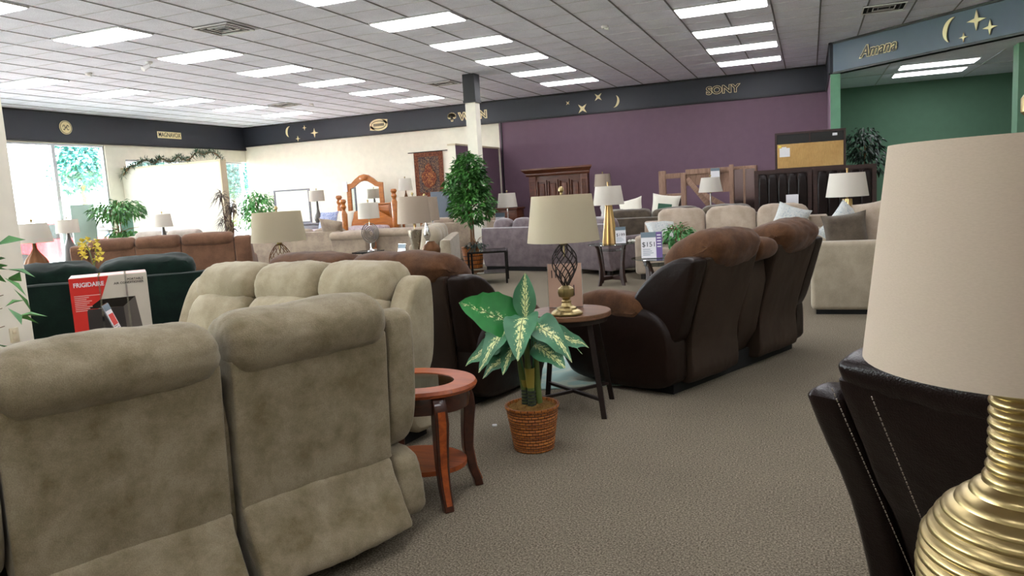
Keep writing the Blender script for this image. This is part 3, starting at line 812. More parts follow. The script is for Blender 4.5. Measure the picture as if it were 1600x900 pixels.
def leaf_strip(bm, p, d, L, W_, droop=.3, up=Vector((0, 0, 1)), n=2, uv=False, roll=0, thick=0):
    d = d.normalized(); s = d.cross(up)
    s = s.normalized() if s.length > 1e-3 else Vector((1, 0, 0))
    if roll: s = (Matrix.Rotation(roll, 3, d) @ s)
    nrm = s.cross(d).normalized(); c = p.copy(); rows = []
    prof = {2: (0, 1, 0)}.get(n)
    for i in range(n + 1):
        t = i / n; wd = W_ / 2 * (prof[i] if prof else (math.sin(math.pi * min(1, t ** .75)) ** .8 if 0 < t < 1 else 0))
        q = p + d * L * t - Vector((0, 0, 1)) * droop * L * t * t
        if wd == 0: rows.append((bm.verts.new(q),))
        else: rows.append((bm.verts.new(q - s * wd + nrm * wd * .35), bm.verts.new(q), bm.verts.new(q + s * wd + nrm * wd * .35)))
    lay = bm.loops.layers.uv.verify() if uv else None
    def fa(vs, uvs):
        f = bm.faces.new(vs)
        if uv:
            for lp, u_ in zip(f.loops, uvs): lp[lay].uv = u_
    for i in range(n):
        a, b = rows[i], rows[i + 1]; ta, tb = i / n, (i + 1) / n
        if len(a) == 1 and len(b) == 3: fa((a[0], b[1], b[0]), ((.5, ta), (.5, tb), (0, tb))); fa((a[0], b[2], b[1]), ((.5, ta), (1, tb), (.5, tb)))
        elif len(a) == 3 and len(b) == 3:
            fa((a[0], a[1], b[1], b[0]), ((0, ta), (.5, ta), (.5, tb), (0, tb))); fa((a[1], a[2], b[2], b[1]), ((.5, ta), (1, ta), (1, tb), (.5, tb)))
        elif len(a) == 3: fa((a[0], a[1], b[0]), ((0, ta), (.5, ta), (.5, tb))); fa((a[1], a[2], b[0]), ((.5, ta), (1, ta), (.5, tb)))

def crown(bm, c, rad, n, L, W_, rnd, droop=.5, shell=.45):
    for _ in range(n):
        while True:
            v = Vector((rnd.uniform(-1, 1), rnd.uniform(-1, 1), rnd.uniform(-1, 1)))
            if shell < v.length < 1: break
        p = Vector(c) + Vector((v.x * rad[0], v.y * rad[1], v.z * rad[2]))
        d = Vector((v.x + rnd.uniform(-.6, .6), v.y + rnd.uniform(-.6, .6), rnd.uniform(-.7, .5)))
        leaf_strip(bm, p, d, L * rnd.uniform(.7, 1.2), W_ * rnd.uniform(.8, 1.2), droop, roll=rnd.uniform(-.6, .6))

def pot_plant(name, lab, cat, x, y, z, H, crowns, leaf, L, W_, trunks, pot='wicker', potr=.17, poth=.28, seed=1, droop=.5, group=None):
    t = thing(name, lab, cat, (x, y, z), 0, group); rnd = random.Random(seed)
    bm = B(); lathe(bm, [(potr * .78, 0), (potr * .95, poth * .7), (potr, poth * .96), (potr * 1.04, poth), (potr * .9, poth), (potr * .88, poth * .9)], 32, uv=True, cap1=False); obj('pot', bm, M[pot], t)
    bm = B(); lathe(bm, [(potr * .885, poth * .9), (potr * .5, poth * .95)], 24, cap0=False); obj('soil', bm, M['moss'], t)
    bm = B()
    for k in range(trunks):
        a = k * 2.1; pts = []
        for i in range(6):
            s = i / 5; pts.append((math.cos(a + s * 2) * .035 * (1 - s * .3) + rnd.uniform(-.01, .01), math.sin(a + s * 2) * .035, poth * .9 + (H * .86 - poth * .9) * s))
        tube(bm, pts, [.014, .013, .012, .010, .008, .004], 7)
        for _ in range(8):
            s = rnd.uniform(.45, .95); q = Vector((0, 0, poth + (H * .86 - poth) * s)); ang = rnd.uniform(0, 6.28); r_ = crowns[0][1][0] * .7
            tube(bm, [q, q + Vector((math.cos(ang) * r_ * .5, math.sin(ang) * r_ * .5, .08)), q + Vector((math.cos(ang) * r_, math.sin(ang) * r_, .1))], [.005, .004, .002], 5)
    obj('trunk', bm, M['trunk'], t)
    bm = B()
    for c, rad, n in crowns: crown(bm, c, rad, n, L, W_, rnd, droop)
    obj('foliage', bm, M[leaf], t, smooth=False)
    return t

# ================================================================ foreground: taupe reclining sofas
FT = math.atan2(.92, .39)
recliner('reclining_loveseat', 'taupe chenille reclining loveseat in the foreground, seen from behind', 'sofa', (-1.872, 1.955, 0), FT,
         [('wing', .14), ('seat', .655), ('gap', .03), ('seat', .655), ('wing', .14)], M['taupe'], M['taupe'], lean=.04, it=3, nx=22, crum=.012, flap=.13, DP=.84)
t = recliner('reclining_sofa', 'light taupe three-seat reclining sofa facing the camera behind the foreground loveseat', 'sofa', (-3.03, 3.99, 0), math.atan2(.12, -.993),
         [('wing', .17), ('seat', .57), ('seat', .57), ('seat', .57), ('wing', .17)], M['taupe2'], M['taupe2'], lean=.03, it=3, nx=12, crum=.014, flap=.05, DP=.84)
t.scale = (.94, .94, 1.0)
# ================================================================ two-tone leather and suede reclining sofas
recliner('reclining_loveseat', 'dark leather and brown suede reclining loveseat with console, right of the round table', 'sofa', (-.46, 5.68, 0), math.atan2(.907, .42),
         [('wing', .17), ('seat', .61), ('console', .3), ('seat', .61), ('wing', .17)], M['leatherback'], M['suede'], side=M['leather'], lean=.22, big=True, it=3, nx=16, crum=.016, flap=.10)
recliner('reclining_sofa', 'dark leather and brown suede reclining sofa facing away, left of the potted plant', 'sofa', (-3.08, 4.60, 0), math.atan2(-.2, .98),
         [('wing', .17), ('seat', .88), ('seat', .88), ('wing', .17)], M['leatherback'], M['suede'], side=M['leather'], lean=.08, big=True, it=3, nx=12, crum=.016, flap=.06, DP=.9).scale = (1, 1, .96)
# ================================================================ espresso leather recliner at the right edge
RZ = math.atan2(-.57, .82)
t = recliner('recliner', 'espresso leather recliner with pale stitching behind the foreground lamp', 'armchair', (.562, 1.955, 0), RZ,
             [('wing', .12), ('seat', .72), ('wing', .12)], M['leather2'], M['leather2'], lean=.43, it=2, nx=20, crum=.012, flap=.02, flat=True)
for xx in (-.345, -.25):
    bm = B()
    for k in range(60):
        z0 = .10 + k * .0137; z1 = z0 + .008
        y0, y1 = [-.43 * max(0, z_ - .3) / .7 - .034 for z_ in (z0, z1)]
        tube(bm, [(xx, y0, z0), (xx, y1, z1)], .0016, 5)
    obj('stitching', bm, M['stitch'], t)

# ================================================================ foreground lamp
t = thing('end_table', 'dark wood end table under the large ribbed brass lamp at the right edge', 'table', (.30, .95, 0))
bm = B(); box2(bm, -.25, .25, -.24, .24, .685, .72, bev=.008); obj('tabletop', bm, M['esp'], t)
for sx in (-1, 1):
    for sy in (-1, 1):
        bm = B(); box2(bm, sx * .22 - .02, sx * .22 + .02, sy * .21 - .02, sy * .21 + .02, 0, .685); obj('leg', bm, M['esp'], t, smooth=False)
def ribbed(t):
    bm = B(); base = [(.062, 0), (.068, .015), (.05, .03), (.065, .06), (.09, .11), (.104, .17), (.109, .215), (.104, .255), (.084, .29), (.056, .314), (.042, .328), (.0375, .35), (.037, .40), (.037, .50)]
    pr_ = []; z = 0
    def rad(z):
        for (r0_, z0_), (r1_, z1_) in zip(base, base[1:]):
            if z0_ <= z <= z1_: return r0_ + (r1_ - r0_) * (z - z0_) / (z1_ - z0_)
        return base[-1][0]
    while z < .495:
        ph = (z % .0125) / .0125; pr_.append((rad(z) + .0035 * abs(math.sin(math.pi * ph)) - .001, z)); z += .0125 / 6
    lathe(bm, pr_, 64); obj('lamp_body', bm, M['brass'], t)
lamp('large ribbed brass table lamp with pale shade at the right edge, closest to the camera', .224, .955, .72, .466, .709, .168, .142, None, M['brass'], 'shadeg', 'ball', bodyfn=ribbed)

# ================================================================ cherry oval end table with glass
t = thing('oval_end_table', 'oval cherry end table with glass inset and curved legs beside the foreground loveseat', 'table', (-1.745, 3.02, 0), 0)
def ov2(a, b, n=48): return [(a * math.cos(2 * math.pi * i / n), b * math.sin(2 * math.pi * i / n)) for i in range(n)]
def ring_bm(a0, b0, a1, b1, z0, z1, n=56):
    bm = B(); rs = []
    for (a, b, z) in ((a0, b0, z0), (a0 + .008, b0 + .008, (z0 + z1) / 2), (a0, b0, z1), (a1, b1, z1), (a1, b1, z0)):
        rs.append([Vector((a * math.cos(2 * math.pi * i / n), b * math.sin(2 * math.pi * i / n), z)) for i in range(n)])
    rs.append(rs[0][:]); rings(bm, rs, True, False, False); bmesh.ops.remove_doubles(bm, verts=bm.verts, dist=1e-5); return bm
obj('tabletop_ring', ring_bm(.30, .245, .20, .148, .525, .555), M['cherry'], t)
bm = B(); prism(bm, ov2(.202, .15), .546, .552); obj('glass_inset', bm, M['tglass'], t, smooth=False)
obj('apron', ring_bm(.262, .207, .242, .187, .44, .525), M['cherrydk'], t)
bm = B(); prism(bm, ov2(.235, .185), .15, .172); obj('lower_shelf', bm, M['cherry'], t, ang=30)
for a in (42, 138, 222, 318):
    ca, sa = math.cos(R(a)), math.sin(R(a)); p0 = Vector((.262 * ca, .207 * sa, 0)); dr = Vector((ca, sa, 0)).normalized(); tg = Vector((-sa, ca, 0))
    def leg_rings(sc, oz):
        rs = []
        for z, off, wdt, dp in ((.0, .040, .046, .042), (.03, .035, .046, .040), (.10, .010, .050, .042), (.2, -.004, .055, .046), (.3, .002, .060, .052), (.4, .012, .066, .058), (.46, .008, .062, .056), (.525, -.01, .060, .052)):
            c = p0 + dr * (off + oz) + Vector((0, 0, z)); a_, b_ = wdt / 2 * sc, dp / 2 * sc
            rs.append([c + tg * (sx * a_) + dr * (sy * b_) for sx, sy in ((-1, -1), (1, -1), (1, 1), (-1, 1))])
        return rs
    bm = B(); rings(bm, leg_rings(1, 0)); bmesh.ops.bevel(bm, geom=bm.edges[:], offset=.004, segments=1, affect='EDGES')
    lg = obj('leg', bm, M['cherrydk'], t)
    bm = B(); rs = leg_rings(.55, .0)[1:-1]; rs = [[p + dr * .014 for p in r_] for r_ in rs]; rings(bm, rs); obj('leg_inlay', bm, M['cherry'], lg)

# ================================================================ dieffenbachia in a wicker basket
t = thing('potted_dieffenbachia', 'variegated broad-leaved plant in an orange wicker basket in the aisle', 'potted plant', (-1.43, 3.74, 0))
bm = B(); pr_ = []
for i in range(25):
    z = .235 * i / 24; r_ = .108 + .034 * i / 24; pr_.append((r_ + .004 * (i % 2), z))
pr_ += [(.150, .238), (.150, .25), (.138, .25), (.136, .22)]
lathe(bm, pr_, 64, uv=True, cap1=False); obj('wicker_basket', bm, M['wicker'], t)
bm = B(); lathe(bm, [(.139, .225), (.12, .243), (.07, .25), (.02, .252)], 32, cap0=False); crumple(bm, .012, 40)
rnd = random.Random(4)
for _ in range(420):
    a = rnd.uniform(0, 6.28); r_ = .13 * math.sqrt(rnd.random()); p = Vector((r_ * math.cos(a), r_ * math.sin(a), .24))
    leaf_strip(bm, p, Vector((rnd.uniform(-1, 1), rnd.uniform(-1, 1), rnd.uniform(.2, .9))), rnd.uniform(.02, .045), .003, .3)
obj('moss', bm, M['moss'], t)
bm = B()
stems = [[(-.03, -.01, .24), (-.035, -.01, .34), (-.05, -.01, .45), (-.06, -.0, .58)], [(.012, -.03, .24), (.01, -.03, .36), (.0, -.03, .48), (-.005, -.02, .62)], [(.035, .02, .24), (.03, .02, .36), (.03, .02, .48), (.04, .02, .6)]]
for s in stems: tube(bm, s, [.02, .02, .017, .012], 12)
obj('stems', bm, M['stem'], t)
for s in stems[:2]:
    bm = B()
    for k in range(5):
        z = .25 + k * .018; tube(bm, [(s[0][0], s[0][1], z), (s[0][0], s[0][1], z + .012)], [.0245, .0235], 14)
    obj('cane_rings', bm, M['stemdk'], t)
bm = B(); lathe(bm, [(.021, .0), (.025, .05), (.028, .11)], 14, (.009, -.03, .35), cap1=False); lathe(bm, [(.019, .0), (.021, .05)], 14, (-.035, -.01, .34), cap1=False); obj('sheath', bm, M['stemy'], t)
# camera-facing reference directions are world based: +x right along the back wall, +y depth
def px(dx, dy, dz): return Vector((dx * .927 + dy * -.374 * 0, dx * .374 + dy, dz))
LV = [  # base offset, direction, length, width, droop, material, roll
    ((-.04, .0, .68), (-.78, -.30, .50), .37, .25, .02, 'dief2', -1.05),
    ((-.01, .0, .72), (-.02, .1, .9), .25, .13, .0, 'dief', .25),
    ((.0, -.03, .74), (.30, -.70, .05), .24, .19, .9, 'dief', .1),
    ((-.04, -.03, .70), (-.42, -.62, .0), .26, .20, .9, 'dief', -.25),
    ((.03, -.02, .68), (.72, -.45, .15), .28, .19, .8, 'dief', .5),
    ((.0, .0, .62), (.95, .0, .15), .33, .15, .35, 'dief', .9),
    ((-.08, .0, .60), (-.9, -.1, .05), .28, .14, .5, 'dief', -.9),
    ((.04, -.03, .58), (.62, -.5, .0), .27, .15, .3, 'dief', .6),
    ((-.06, .02, .66), (-.75, .3, .05), .22, .13, .2, 'dief2', -.8),
    ((-.05, -.02, .54), (-.55, -.5, -.0), .22, .13, .5, 'dief', -.5),
    ((.05, .03, .62), (.6, .5, .1), .26, .15, .6, 'dief', .6),
    ((.02, .05, .66), (-.1, .9, .4), .24, .15, .5, 'dief', 0),
    ((-.02, -.04, .62), (.02, -.9, -.1), .19, .14, .7, 'dief', 0),
    ((.01, -.02, .66), (.45, -.3, .35), .20, .14, .9, 'dief2', .5),
]
cr, sr = math.cos(R(-16)), math.sin(R(-16))
for i, (b0, d0, L, W_, dr_, mt, ro) in enumerate(LV):
    bm = B(); d = Vector((d0[0] * cr + d0[1] * -sr, -d0[0] * -sr + d0[1] * cr, d0[2])); d = Vector((d0[0] * .96 - d0[1] * -.28, d0[0] * .28 + d0[1] * .96, d0[2]))
    leaf_strip(bm, Vector(b0), d, L, W_, dr_, n=14, uv=True, roll=ro)
    for v in bm.verts: v.co.z += .006 * math.sin(v.co.x * 60 + v.co.y * 50)
    tube(bm, [(b0[0] * .6, b0[1] * .6, b0[2] - .14), (b0[0] * .9, b0[1] * .9, b0[2] - .04), b0], .005, 6)
    obj('leaf', bm, M[mt], t)

# ================================================================ round industrial table, lattice lamp, sign
t = thing('round_end_table', 'round brown-topped end table with dark metal legs in the aisle under the lattice lamp', 'table', (-1.43, 4.51, .058 - .058), R(8))
bm = B(); lathe(bm, [(.253, 0), (.26, .006), (.26, .030), (.256, .034)], 64, (0, 0, .606)); obj('tabletop', bm, M['tabletop'], t)
bm = B(); lathe(bm, [(.235, 0), (.235, .03)], 48, (0, 0, .576)); obj('apron', bm, M['iron'], t)
for a in (45, 135, 225, 315):
    ca, sa = math.cos(R(a)), math.sin(R(a)); bm = B()
    rs = [[Vector((ca * r_ + dx, sa * r_ + dy, z)) for dx, dy in ((-.016, -.012), (.016, -.012), (.016, .012), (-.016, .012))] for z, r_ in ((0, .31), (.585, .20))]
    rings(bm, rs); obj('leg', bm, M['iron'], t, smooth=False)
for a in (45, 135):
    ca, sa = math.cos(R(a)), math.sin(R(a)); bm = B(); box(bm, (0, 0, .115 + (.0 if a == 45 else .0)), (.56, .022, .018), R(a)); obj('cross_bar', bm, M['iron'], t, smooth=False)
def lattice(z0, z1, rmax, nb=8, turns=.42, mat='iron', zmax=.58):
    def f(t):
        bm = B(); N = 22
        for s in (1, -1):
            for k in range(nb):
                a0 = 2 * math.pi * k / nb; pts = []
                for i in range(N + 1):
                    u = i / N; rad = .018 + rmax * (math.sin(math.pi * u ** 1.25) ** .85 if 0 < u < 1 else 0); a = a0 + s * u * turns * 2 * math.pi
                    pts.append((rad * math.cos(a), rad * math.sin(a), z0 + (z1 - z0) * u))
                tube(bm, pts, .0032, 6)
        obj('lattice_cage', bm, M[mat], t)
        bm = B(); lathe(bm, [(.088, 0), (.095, .006), (.095, .014), (.085, .022), (.072, .03), (.062, .034), (.058, .046), (.035, .055), (.026, .075), (.03, .085), (.022, .095), (.026, .105), (.044, .115), (.050, .14), (.046, .163), (.03, .175), (.018, .185)], 48, rib=.07, nrib=8)
        obj('lamp_base', bm, M['brass'], t)
        bm = B(); lathe(bm, [(.02, 0), (.026, .01), (.018, .03), (.014, .05)], 20, (0, 0, z1 - .012)); obj('cage_cap', bm, M['brass'], t)
    return f
lamp('dark lattice and brass table lamp with cream shade on the round table in the aisle', -1.405, 4.37, .64, .455, .735, .222, .184, None, None, 'shade', bodyfn=lattice(.18, .44, .060))
t = price_sign('pale pinkish tag in a clear stand behind the lattice lamp on the round table', -1.49, 4.62, .641, R(14), .22, .29, None, False, M['paperp'], -.06, bare=True)
t.children[1]
bm = B(); rnd = random.Random(3)
for i in range(6):
    x_ = -.085 + rnd.uniform(0, .0) + (i % 3) * .025 + (.09 if i > 2 else 0); box2(bm, x_, x_ + .006, -.0085, -.0075, .20 if i < 3 else .08, .25 if i < 3 else .15)
obj('column_of_print', bm, M['ink'], t, smooth=False)
t = tag(obj('paper_scrap', (lambda b: (box(b, (0, 0, .006), (.03, .022, .012), .4, .004), b)[1])(B()), M['paper'], None, (-1.80, 4.05, 0)), 'small crumpled white scrap on the carpet beside the oval table', 'scrap')
# rug between the two leather sofas
bm = B(); box2(bm, -.5, .5, -1.0, 1.0, 0, .012, bev=.004); o = obj('area_rug', bm, M['rug'], None, (-1.82, 5.95, .001), (0, 0, R(22))); tag(o, 'teal and beige rug on the floor between the two dark leather sofas', 'rug')

# ================================================================ green velvet sofa, air conditioner carton, orchid
gd = math.atan2(5.80 - 4.74, -5.82 + 6.71)
sofa('sofa', 'dark green velvet sofa seen from behind the portable air conditioner carton', 'sofa', (-6.45, 5.25, 0), gd, 2.05, 2, M['greenv'], backH=.80, cushT=.95, armH=.68, armW=.12, e=5, cth=.42, crum=.03)
bt = math.atan2(4.99 - 4.42, -5.53 + 5.78)
bt = R(49); cx, cy = -5.66, 4.70; W_, H_, D_ = .60, .90, .36
t = thing('air_conditioner_carton', 'red and white portable air conditioner carton standing behind the foreground loveseat', 'box', (cx, cy, 0), bt)
bm = B(); box2(bm, -W_ / 2, W_ / 2, 0, D_, 0, H_, bev=.004); obj('carton', bm, M['cartonw'], t, smooth=False)
bm = B(); box2(bm, -W_ / 2 + .004, W_ / 2 - .004, .004, D_ - .004, H_ - .001, H_ + .002); obj('carton_top', bm, M['pinkw'], t, smooth=False)
rot90 = Matrix.Rotation(R(90), 4, 'X')
bm = B(); prism(bm, [(-W_ / 2, H_ - .003), (.0, H_ - .003), (-.18, .42), (-.22, .3), (-W_ / 2, .12)], 0, .002, rot90); obj('red_panel', bm, M['red'], t, smooth=False)
text_obj('FRIGIDAIRE', .052, M['paper'], t, (-.155, -.003, H_ - .065), (R(90), 0, 0), .001, 'brand_lettering', .0012, sx=.88)
text_obj('PORTABLE\nAIR CONDITIONER', .027, M['unitdk'], t, (.27, -.001, H_ - .062), (R(90), 0, 0), .001, 'product_lettering', .0004, align='RIGHT')
bm = B()
for i in range(9): box2(bm, -.275, -.275 + (.20 if i == 0 else .13 - .02 * (i % 3)), -.0035, -.0025, H_ - .16 - i * .016, H_ - .154 - i * .016)
obj('small_printing', bm, M['pinkw'], t, smooth=False)
bm = B(); prism(bm, [(-.20, .05), (-.19, .62), (.09, .62), (.11, .05)], 0, .003, rot90); obj('printed_unit_front', bm, M['unitdk'], t, smooth=False)
bm = B(); prism(bm, [(.09, .62), (.19, .70), (.23, .34), (.27, .3), (.27, .05), (.11, .05)], 0, .003, rot90); obj('printed_unit_side', bm, M['unitdk2'], t, smooth=False)
bm = B(); prism(bm, [(-.19, .625), (-.08, .70), (.19, .70), (.09, .62)], 0, .003, rot90); obj('printed_unit_top', bm, M['black'], t, smooth=False)
bm = B()
for x_ in (-.075, .13): box2(bm, x_ - .008, x_ + .008, -.006, -.0035, 0, H_ + .003); box2(bm, x_ - .008, x_ + .008, -.004, D_, H_ + .002, H_ + .005)
obj('packing_strap', bm, M['acrylic'], t, smooth=False)
# small stand with a leaning tag card just beyond the loveseat
t = thing('snack_table', 'small reddish wood side table between the loveseat and the carton', 'table', (-4.35, 3.65, 0), .6)
bm = B(); lathe(bm, [(.24, 0), (.25, .01), (.25, .024), (.24, .03)], 40, (0, 0, .58)); obj('tabletop', bm, M['cherry'], t)
bm = B(); lathe(bm, [(.16, 0), (.15, .02), (.03, .05), (.022, .3), (.03, .55), (.08, .58)], 24); obj('pedestal', bm, M['cherry'], t)
t = price_sign('red and white tag card leaning in a clear stand on the small reddish side table', -4.36, 3.66, .611, R(128), .16, .22, None, False, M['paper'], -.35, name='tag_card')
bm = B(); box2(bm, -.06, .06, -.0065, -.0055, .07, .15); obj('red_print', bm, M['red'], t, rot=(-.35, 0, 0), smooth=False)
# ficus frond at the left edge
pot_plant('potted_ficus', 'green leafy plant poking in at the left edge before the beige column', 'potted plant', -4.15, 2.52, 0, 1.5, [((0, 0, 1.02), (.30, .30, .42), 60)], 'leafb', .13, .075, 2, seed=5, droop=.2)

# ================================================================ orchid on a low table between the green and tan sofas
t = thing('low_table', 'dark low table hidden between the green and tan sofas under the orchid', 'table', (-8.16, 6.6, 0), .3)
bm = B(); box2(bm, -.2, .2, -.18, .18, .42, .45, bev=.006); obj('tabletop', bm, M['esp'], t)
for sx in (-1, 1):
    for sy in (-1, 1):
        bm = B(); box2(bm, sx * .17 - .02, sx * .17 + .02, sy * .15 - .02, sy * .15 + .02, 0, .42); obj('leg', bm, M['esp'], t, smooth=False)
t = thing('orchid', 'yellow orchid spray rising between the green and tan sofas', 'flower', (-8.16, 6.6, .45))
bm = B(); lathe(bm, [(.04, 0), (.06, .05), (.055, .11), (.05, .12)], 20); obj('pot', bm, M['whitec'], t)
bm = B(); tube(bm, [(0, 0, .1), (.0, 0, .35), (-.05, 0, .55), (-.12, 0, .66)], .006, 6); tube(bm, [(0, 0, .35), (.05, 0, .5), (.1, .0, .64)], .005, 6); obj('stem', bm, M['stem'], t)
rnd = random.Random(8)
for grp in (((-.14, .66), (-.10, .60), (-.16, .56), (-.05, .68), (-.12, .5)), ((.10, .66), (.07, .60), (.12, .54), (.14, .48), (.08, .45))):
    for c in grp:
        bm = B(); ctr = Vector((c[0], rnd.uniform(-.02, .02), c[1]))
        for k in range(5):
            a = k * 1.256 + rnd.random(); leaf_strip(bm, ctr, Vector((math.cos(a), -.35, math.sin(a))), .07, .07, .1)
        obj('blossom', bm, M['orchid'], t, smooth=False)

# ================================================================ tan and grey reclining sofas by the windows
recliner('reclining_sofa', 'tan suede reclining sofa seen from behind, beyond the green sofa', 'sofa', (-10.15, 9.55, 0), math.atan2(2.0, 3.0),
         [('wing', .28), ('seat', .72), ('seat', .72), ('seat', .85), ('wing', .28)], M['tan'], M['tan'], lean=.06, it=2, nx=6, crum=.014, flap=.05, DP=.9)
recliner('reclining_sofa', 'grey microfibre reclining sofa showing only its top behind the tan sofa', 'sofa', (-12.85, 12.25, 0), math.atan2(.5, 2.3),
         [('wing', .2), ('seat', .75), ('seat', .75), ('wing', .2)], M['greyf'], M['greyf'], lean=.05, it=2, nx=5, crum=.012, flap=.05, DP=.9)
# ================================================================ middle of the shop
sofa('sofa', 'greige velvet sofa seen from behind with its flat back, left of centre', 'sofa', (-9.78, 12.3, 0), math.atan2(.25, 2.6), 2.4, 3, M['greige'], backH=.88, cushT=.92, armH=.66, armW=.25, cth=.2, larm=True, rarm=False)
sofa('sectional_piece', 'short greige velvet sectional piece with a rolled top beside the flat-backed sofa', 'sofa', (-8.08, 11.95, 0), R(4), .74, 1, M['greige'], backH=.84, cushT=.86, roll=True, larm=False, rarm=False, D=.8)
sofa('sofa', 'greige velvet sofa with a long rolled back behind the wavy and urn-shaped lamps', 'sofa', (-7.05, 12.25, 0), R(-4), 1.3, 2, M['greige'], backH=.86, cushT=.86, roll=True, larm=False, rarm=False, D=.8)
sofa('sofa', 'pale oatmeal sofa seen end-on with round back cushions, left of the ficus tree', 'sofa', (-5.43, 11.1, 0), math.atan2(.925, -.38), 2.3, 3, M['linen'], backH=.78, cushT=.96, armH=.6, armW=.2, cth=.34, e=3, D=.9, larm=True, rarm=True)
sofa('sofa', 'greige sofa back with tan cushion on top behind the pale oatmeal sofa', 'sofa', (-6.95, 14.6, 0), R(8), 1.9, 3, M['greige'], backH=.86, cushT=.95, cth=.2, D=.85)
throw_pillow('beige cushion lying on the arm end of the flat-backed greige sofa', (-8.80, 12.5, .90), (R(35), .2, R(10)), M['greige'], .5, .18)
# black metal and glass tables
def small_table(name, lab, x, y, rz, w_, d_, h, mat, glass=True, leg=.016, shelf=False, taper=0):
    t = thing(name, lab, 'table', (x, y, 0), rz)
    bm = B()
    for (a, b, c, d) in ((-w_ / 2, w_ / 2, -d_ / 2, -d_ / 2 + .03), (-w_ / 2, w_ / 2, d_ / 2 - .03, d_ / 2), (-w_ / 2, -w_ / 2 + .03, -d_ / 2 + .03, d_ / 2 - .03), (w_ / 2 - .03, w_ / 2, -d_ / 2 + .03, d_ / 2 - .03)):
        box2(bm, a, b, c, d, h - .03, h)
    obj('top_frame', bm, mat, t, smooth=False)
    bm = B(); box2(bm, -w_ / 2 + .028, w_ / 2 - .028, -d_ / 2 + .028, d_ / 2 - .028, h - .012, h - .002); obj('tabletop', bm, M['tglass'] if glass else mat, t, smooth=False)
    for sx in (-1, 1):
        for sy in (-1, 1):
            bm = B(); q = Vector((sx * (w_ / 2 - leg), sy * (d_ / 2 - leg), 0)); k = 1 + taper
            rings(bm, [[Vector((q.x * kk + a * leg, q.y * kk + b * leg, z)) for a, b in ((-1, -1), (1, -1), (1, 1), (-1, 1))] for z, kk in ((0, k), (h - .03, 1))]); obj('leg', bm, mat, t, smooth=False)
    if shelf:
        bm = B(); box2(bm, -w_ / 2 + .02, w_ / 2 - .02, -d_ / 2 + .02, d_ / 2 - .02, .16, .172); obj('shelf', bm, M['tglass'], t, smooth=False)
    return t
small_table('glass_end_table', 'black metal end table with glass top left of the lattice lamp, below the ficus tree', -4.86, 11.1, R(20), .62, .62, .52, M['black'], shelf=True)
pot_plant('small_green_plant', 'small flat green plant lying on the black glass end table', 'potted plant', -5.0, 10.98, .521, .16, [((0, 0, .09), (.17, .12, .05), 90)], 'leafd', .07, .035, 1, potr=.05, poth=.05, seed=9)
small_table('black_end_table', 'small black end table under the wavy ring lamp', -7.12, 11.1, R(8), .42, .42, .56, M['black'], glass=False, taper=.25)
def ringlamp(t):
    for k in range(5):
        r_ = .17 - k * .03; bm = B(); tube(bm, [(r_ * math.cos(a * .2618), -.0 + .01 * k, .31 + r_ * math.sin(a * .2618)) for a in range(24)], .008, 6, True); obj('ring', bm, M['darksilver'], t)
    bm = B(); lathe(bm, [(.07, 0), (.07, .012), (.02, .03), (.012, .05), (.012, .14)], 24); tube(bm, [(0, 0, .44), (0, 0, .5)], .008, 8); obj('lamp_base', bm, M['chrome'], t)
lamp('table lamp with silver concentric ring base and white drum shade on the small black table', -7.05, 11.1, .561, .56, .83, .185, .175, None, None, 'shadew', bodyfn=ringlamp)
t = small_table('end_table', 'dark end table hidden behind the brown suede headrest, carrying the flared silver lamp', -4.72, 8.50, R(10), .5, .45, .58, M['esp'], glass=False)
lamp('silver flared table lamp with large off-white shade left of the ficus tree', -4.70, 8.45, .581, .52, .86, .215, .19, [(.07, 0), (.075, .015), (.035, .03), (.028, .06), (.035, .12), (.05, .2), (.07, .3), (.085, .38), (.088, .43), (.03, .44)], M['pewter'], 'shadeg')
bm = B(); lathe(bm, [(.02, 0), (.08, .04), (.11, .1), (.12, .17), (.10, .22), (.06, .25), (.05, .27)], 28, cap1=False); o = obj('round_vase', bm, M['bronze'], None, (-4.56, 8.60, .581)); tag(o, 'round bronze vase beside the flared silver lamp', 'vase')
small_table('lamp_table', 'dark lamp table far behind under the second off-white shade', -4.94, 9.2, R(10), .38, .36, .58, M['esp'], glass=False)
lamp('chrome stacked-bulb table lamp half hidden behind the flared silver lamp', -4.93, 9.2, .581, .52, .84, .19, .17, [(.06, 0), (.065, .012), (.03, .03), (.02, .05), (.045, .08), (.03, .11), (.018, .13), (.04, .17), (.028, .21), (.016, .24), (.035, .28), (.05, .32), (.03, .4), (.012, .48), (.01, .53)], M['chrome'], 'shadeg')
price_sign('white price card standing on the table beside the flared silver lamp', -4.90, 8.40, .581, R(-20), .14, .26)
# cream shade lamp behind the light taupe sofa
t = small_table('end_table', 'end table hidden behind the light taupe sofa, under the bronze twig lamp', -4.55, 5.62, R(20), .5, .45, .60, M['esp'], glass=False)
def twig(t):
    bm = B(); rnd = random.Random(5)
    for k in range(9):
        a = k * .698; tube(bm, [(.02 * math.cos(a), .02 * math.sin(a), .02), (.10 * math.cos(a + .3), .10 * math.sin(a + .3), .16), (.11 * math.cos(a + .9), .11 * math.sin(a + .9), .30), (.02 * math.cos(a + 1.2), .02 * math.sin(a + 1.2), .46)], .006, 6)
    obj('lattice_cage', bm, M['bronze'], t)
    bm = B(); lathe(bm, [(.08, 0), (.08, .012), (.03, .03), (.02, .05)], 24); obj('lamp_base', bm, M['bronze'], t)
    bm = B(); lathe(bm, [(.02, 0), (.012, .06)], 12, (0, 0, .45)); obj('cage_cap', bm, M['bronze'], t)
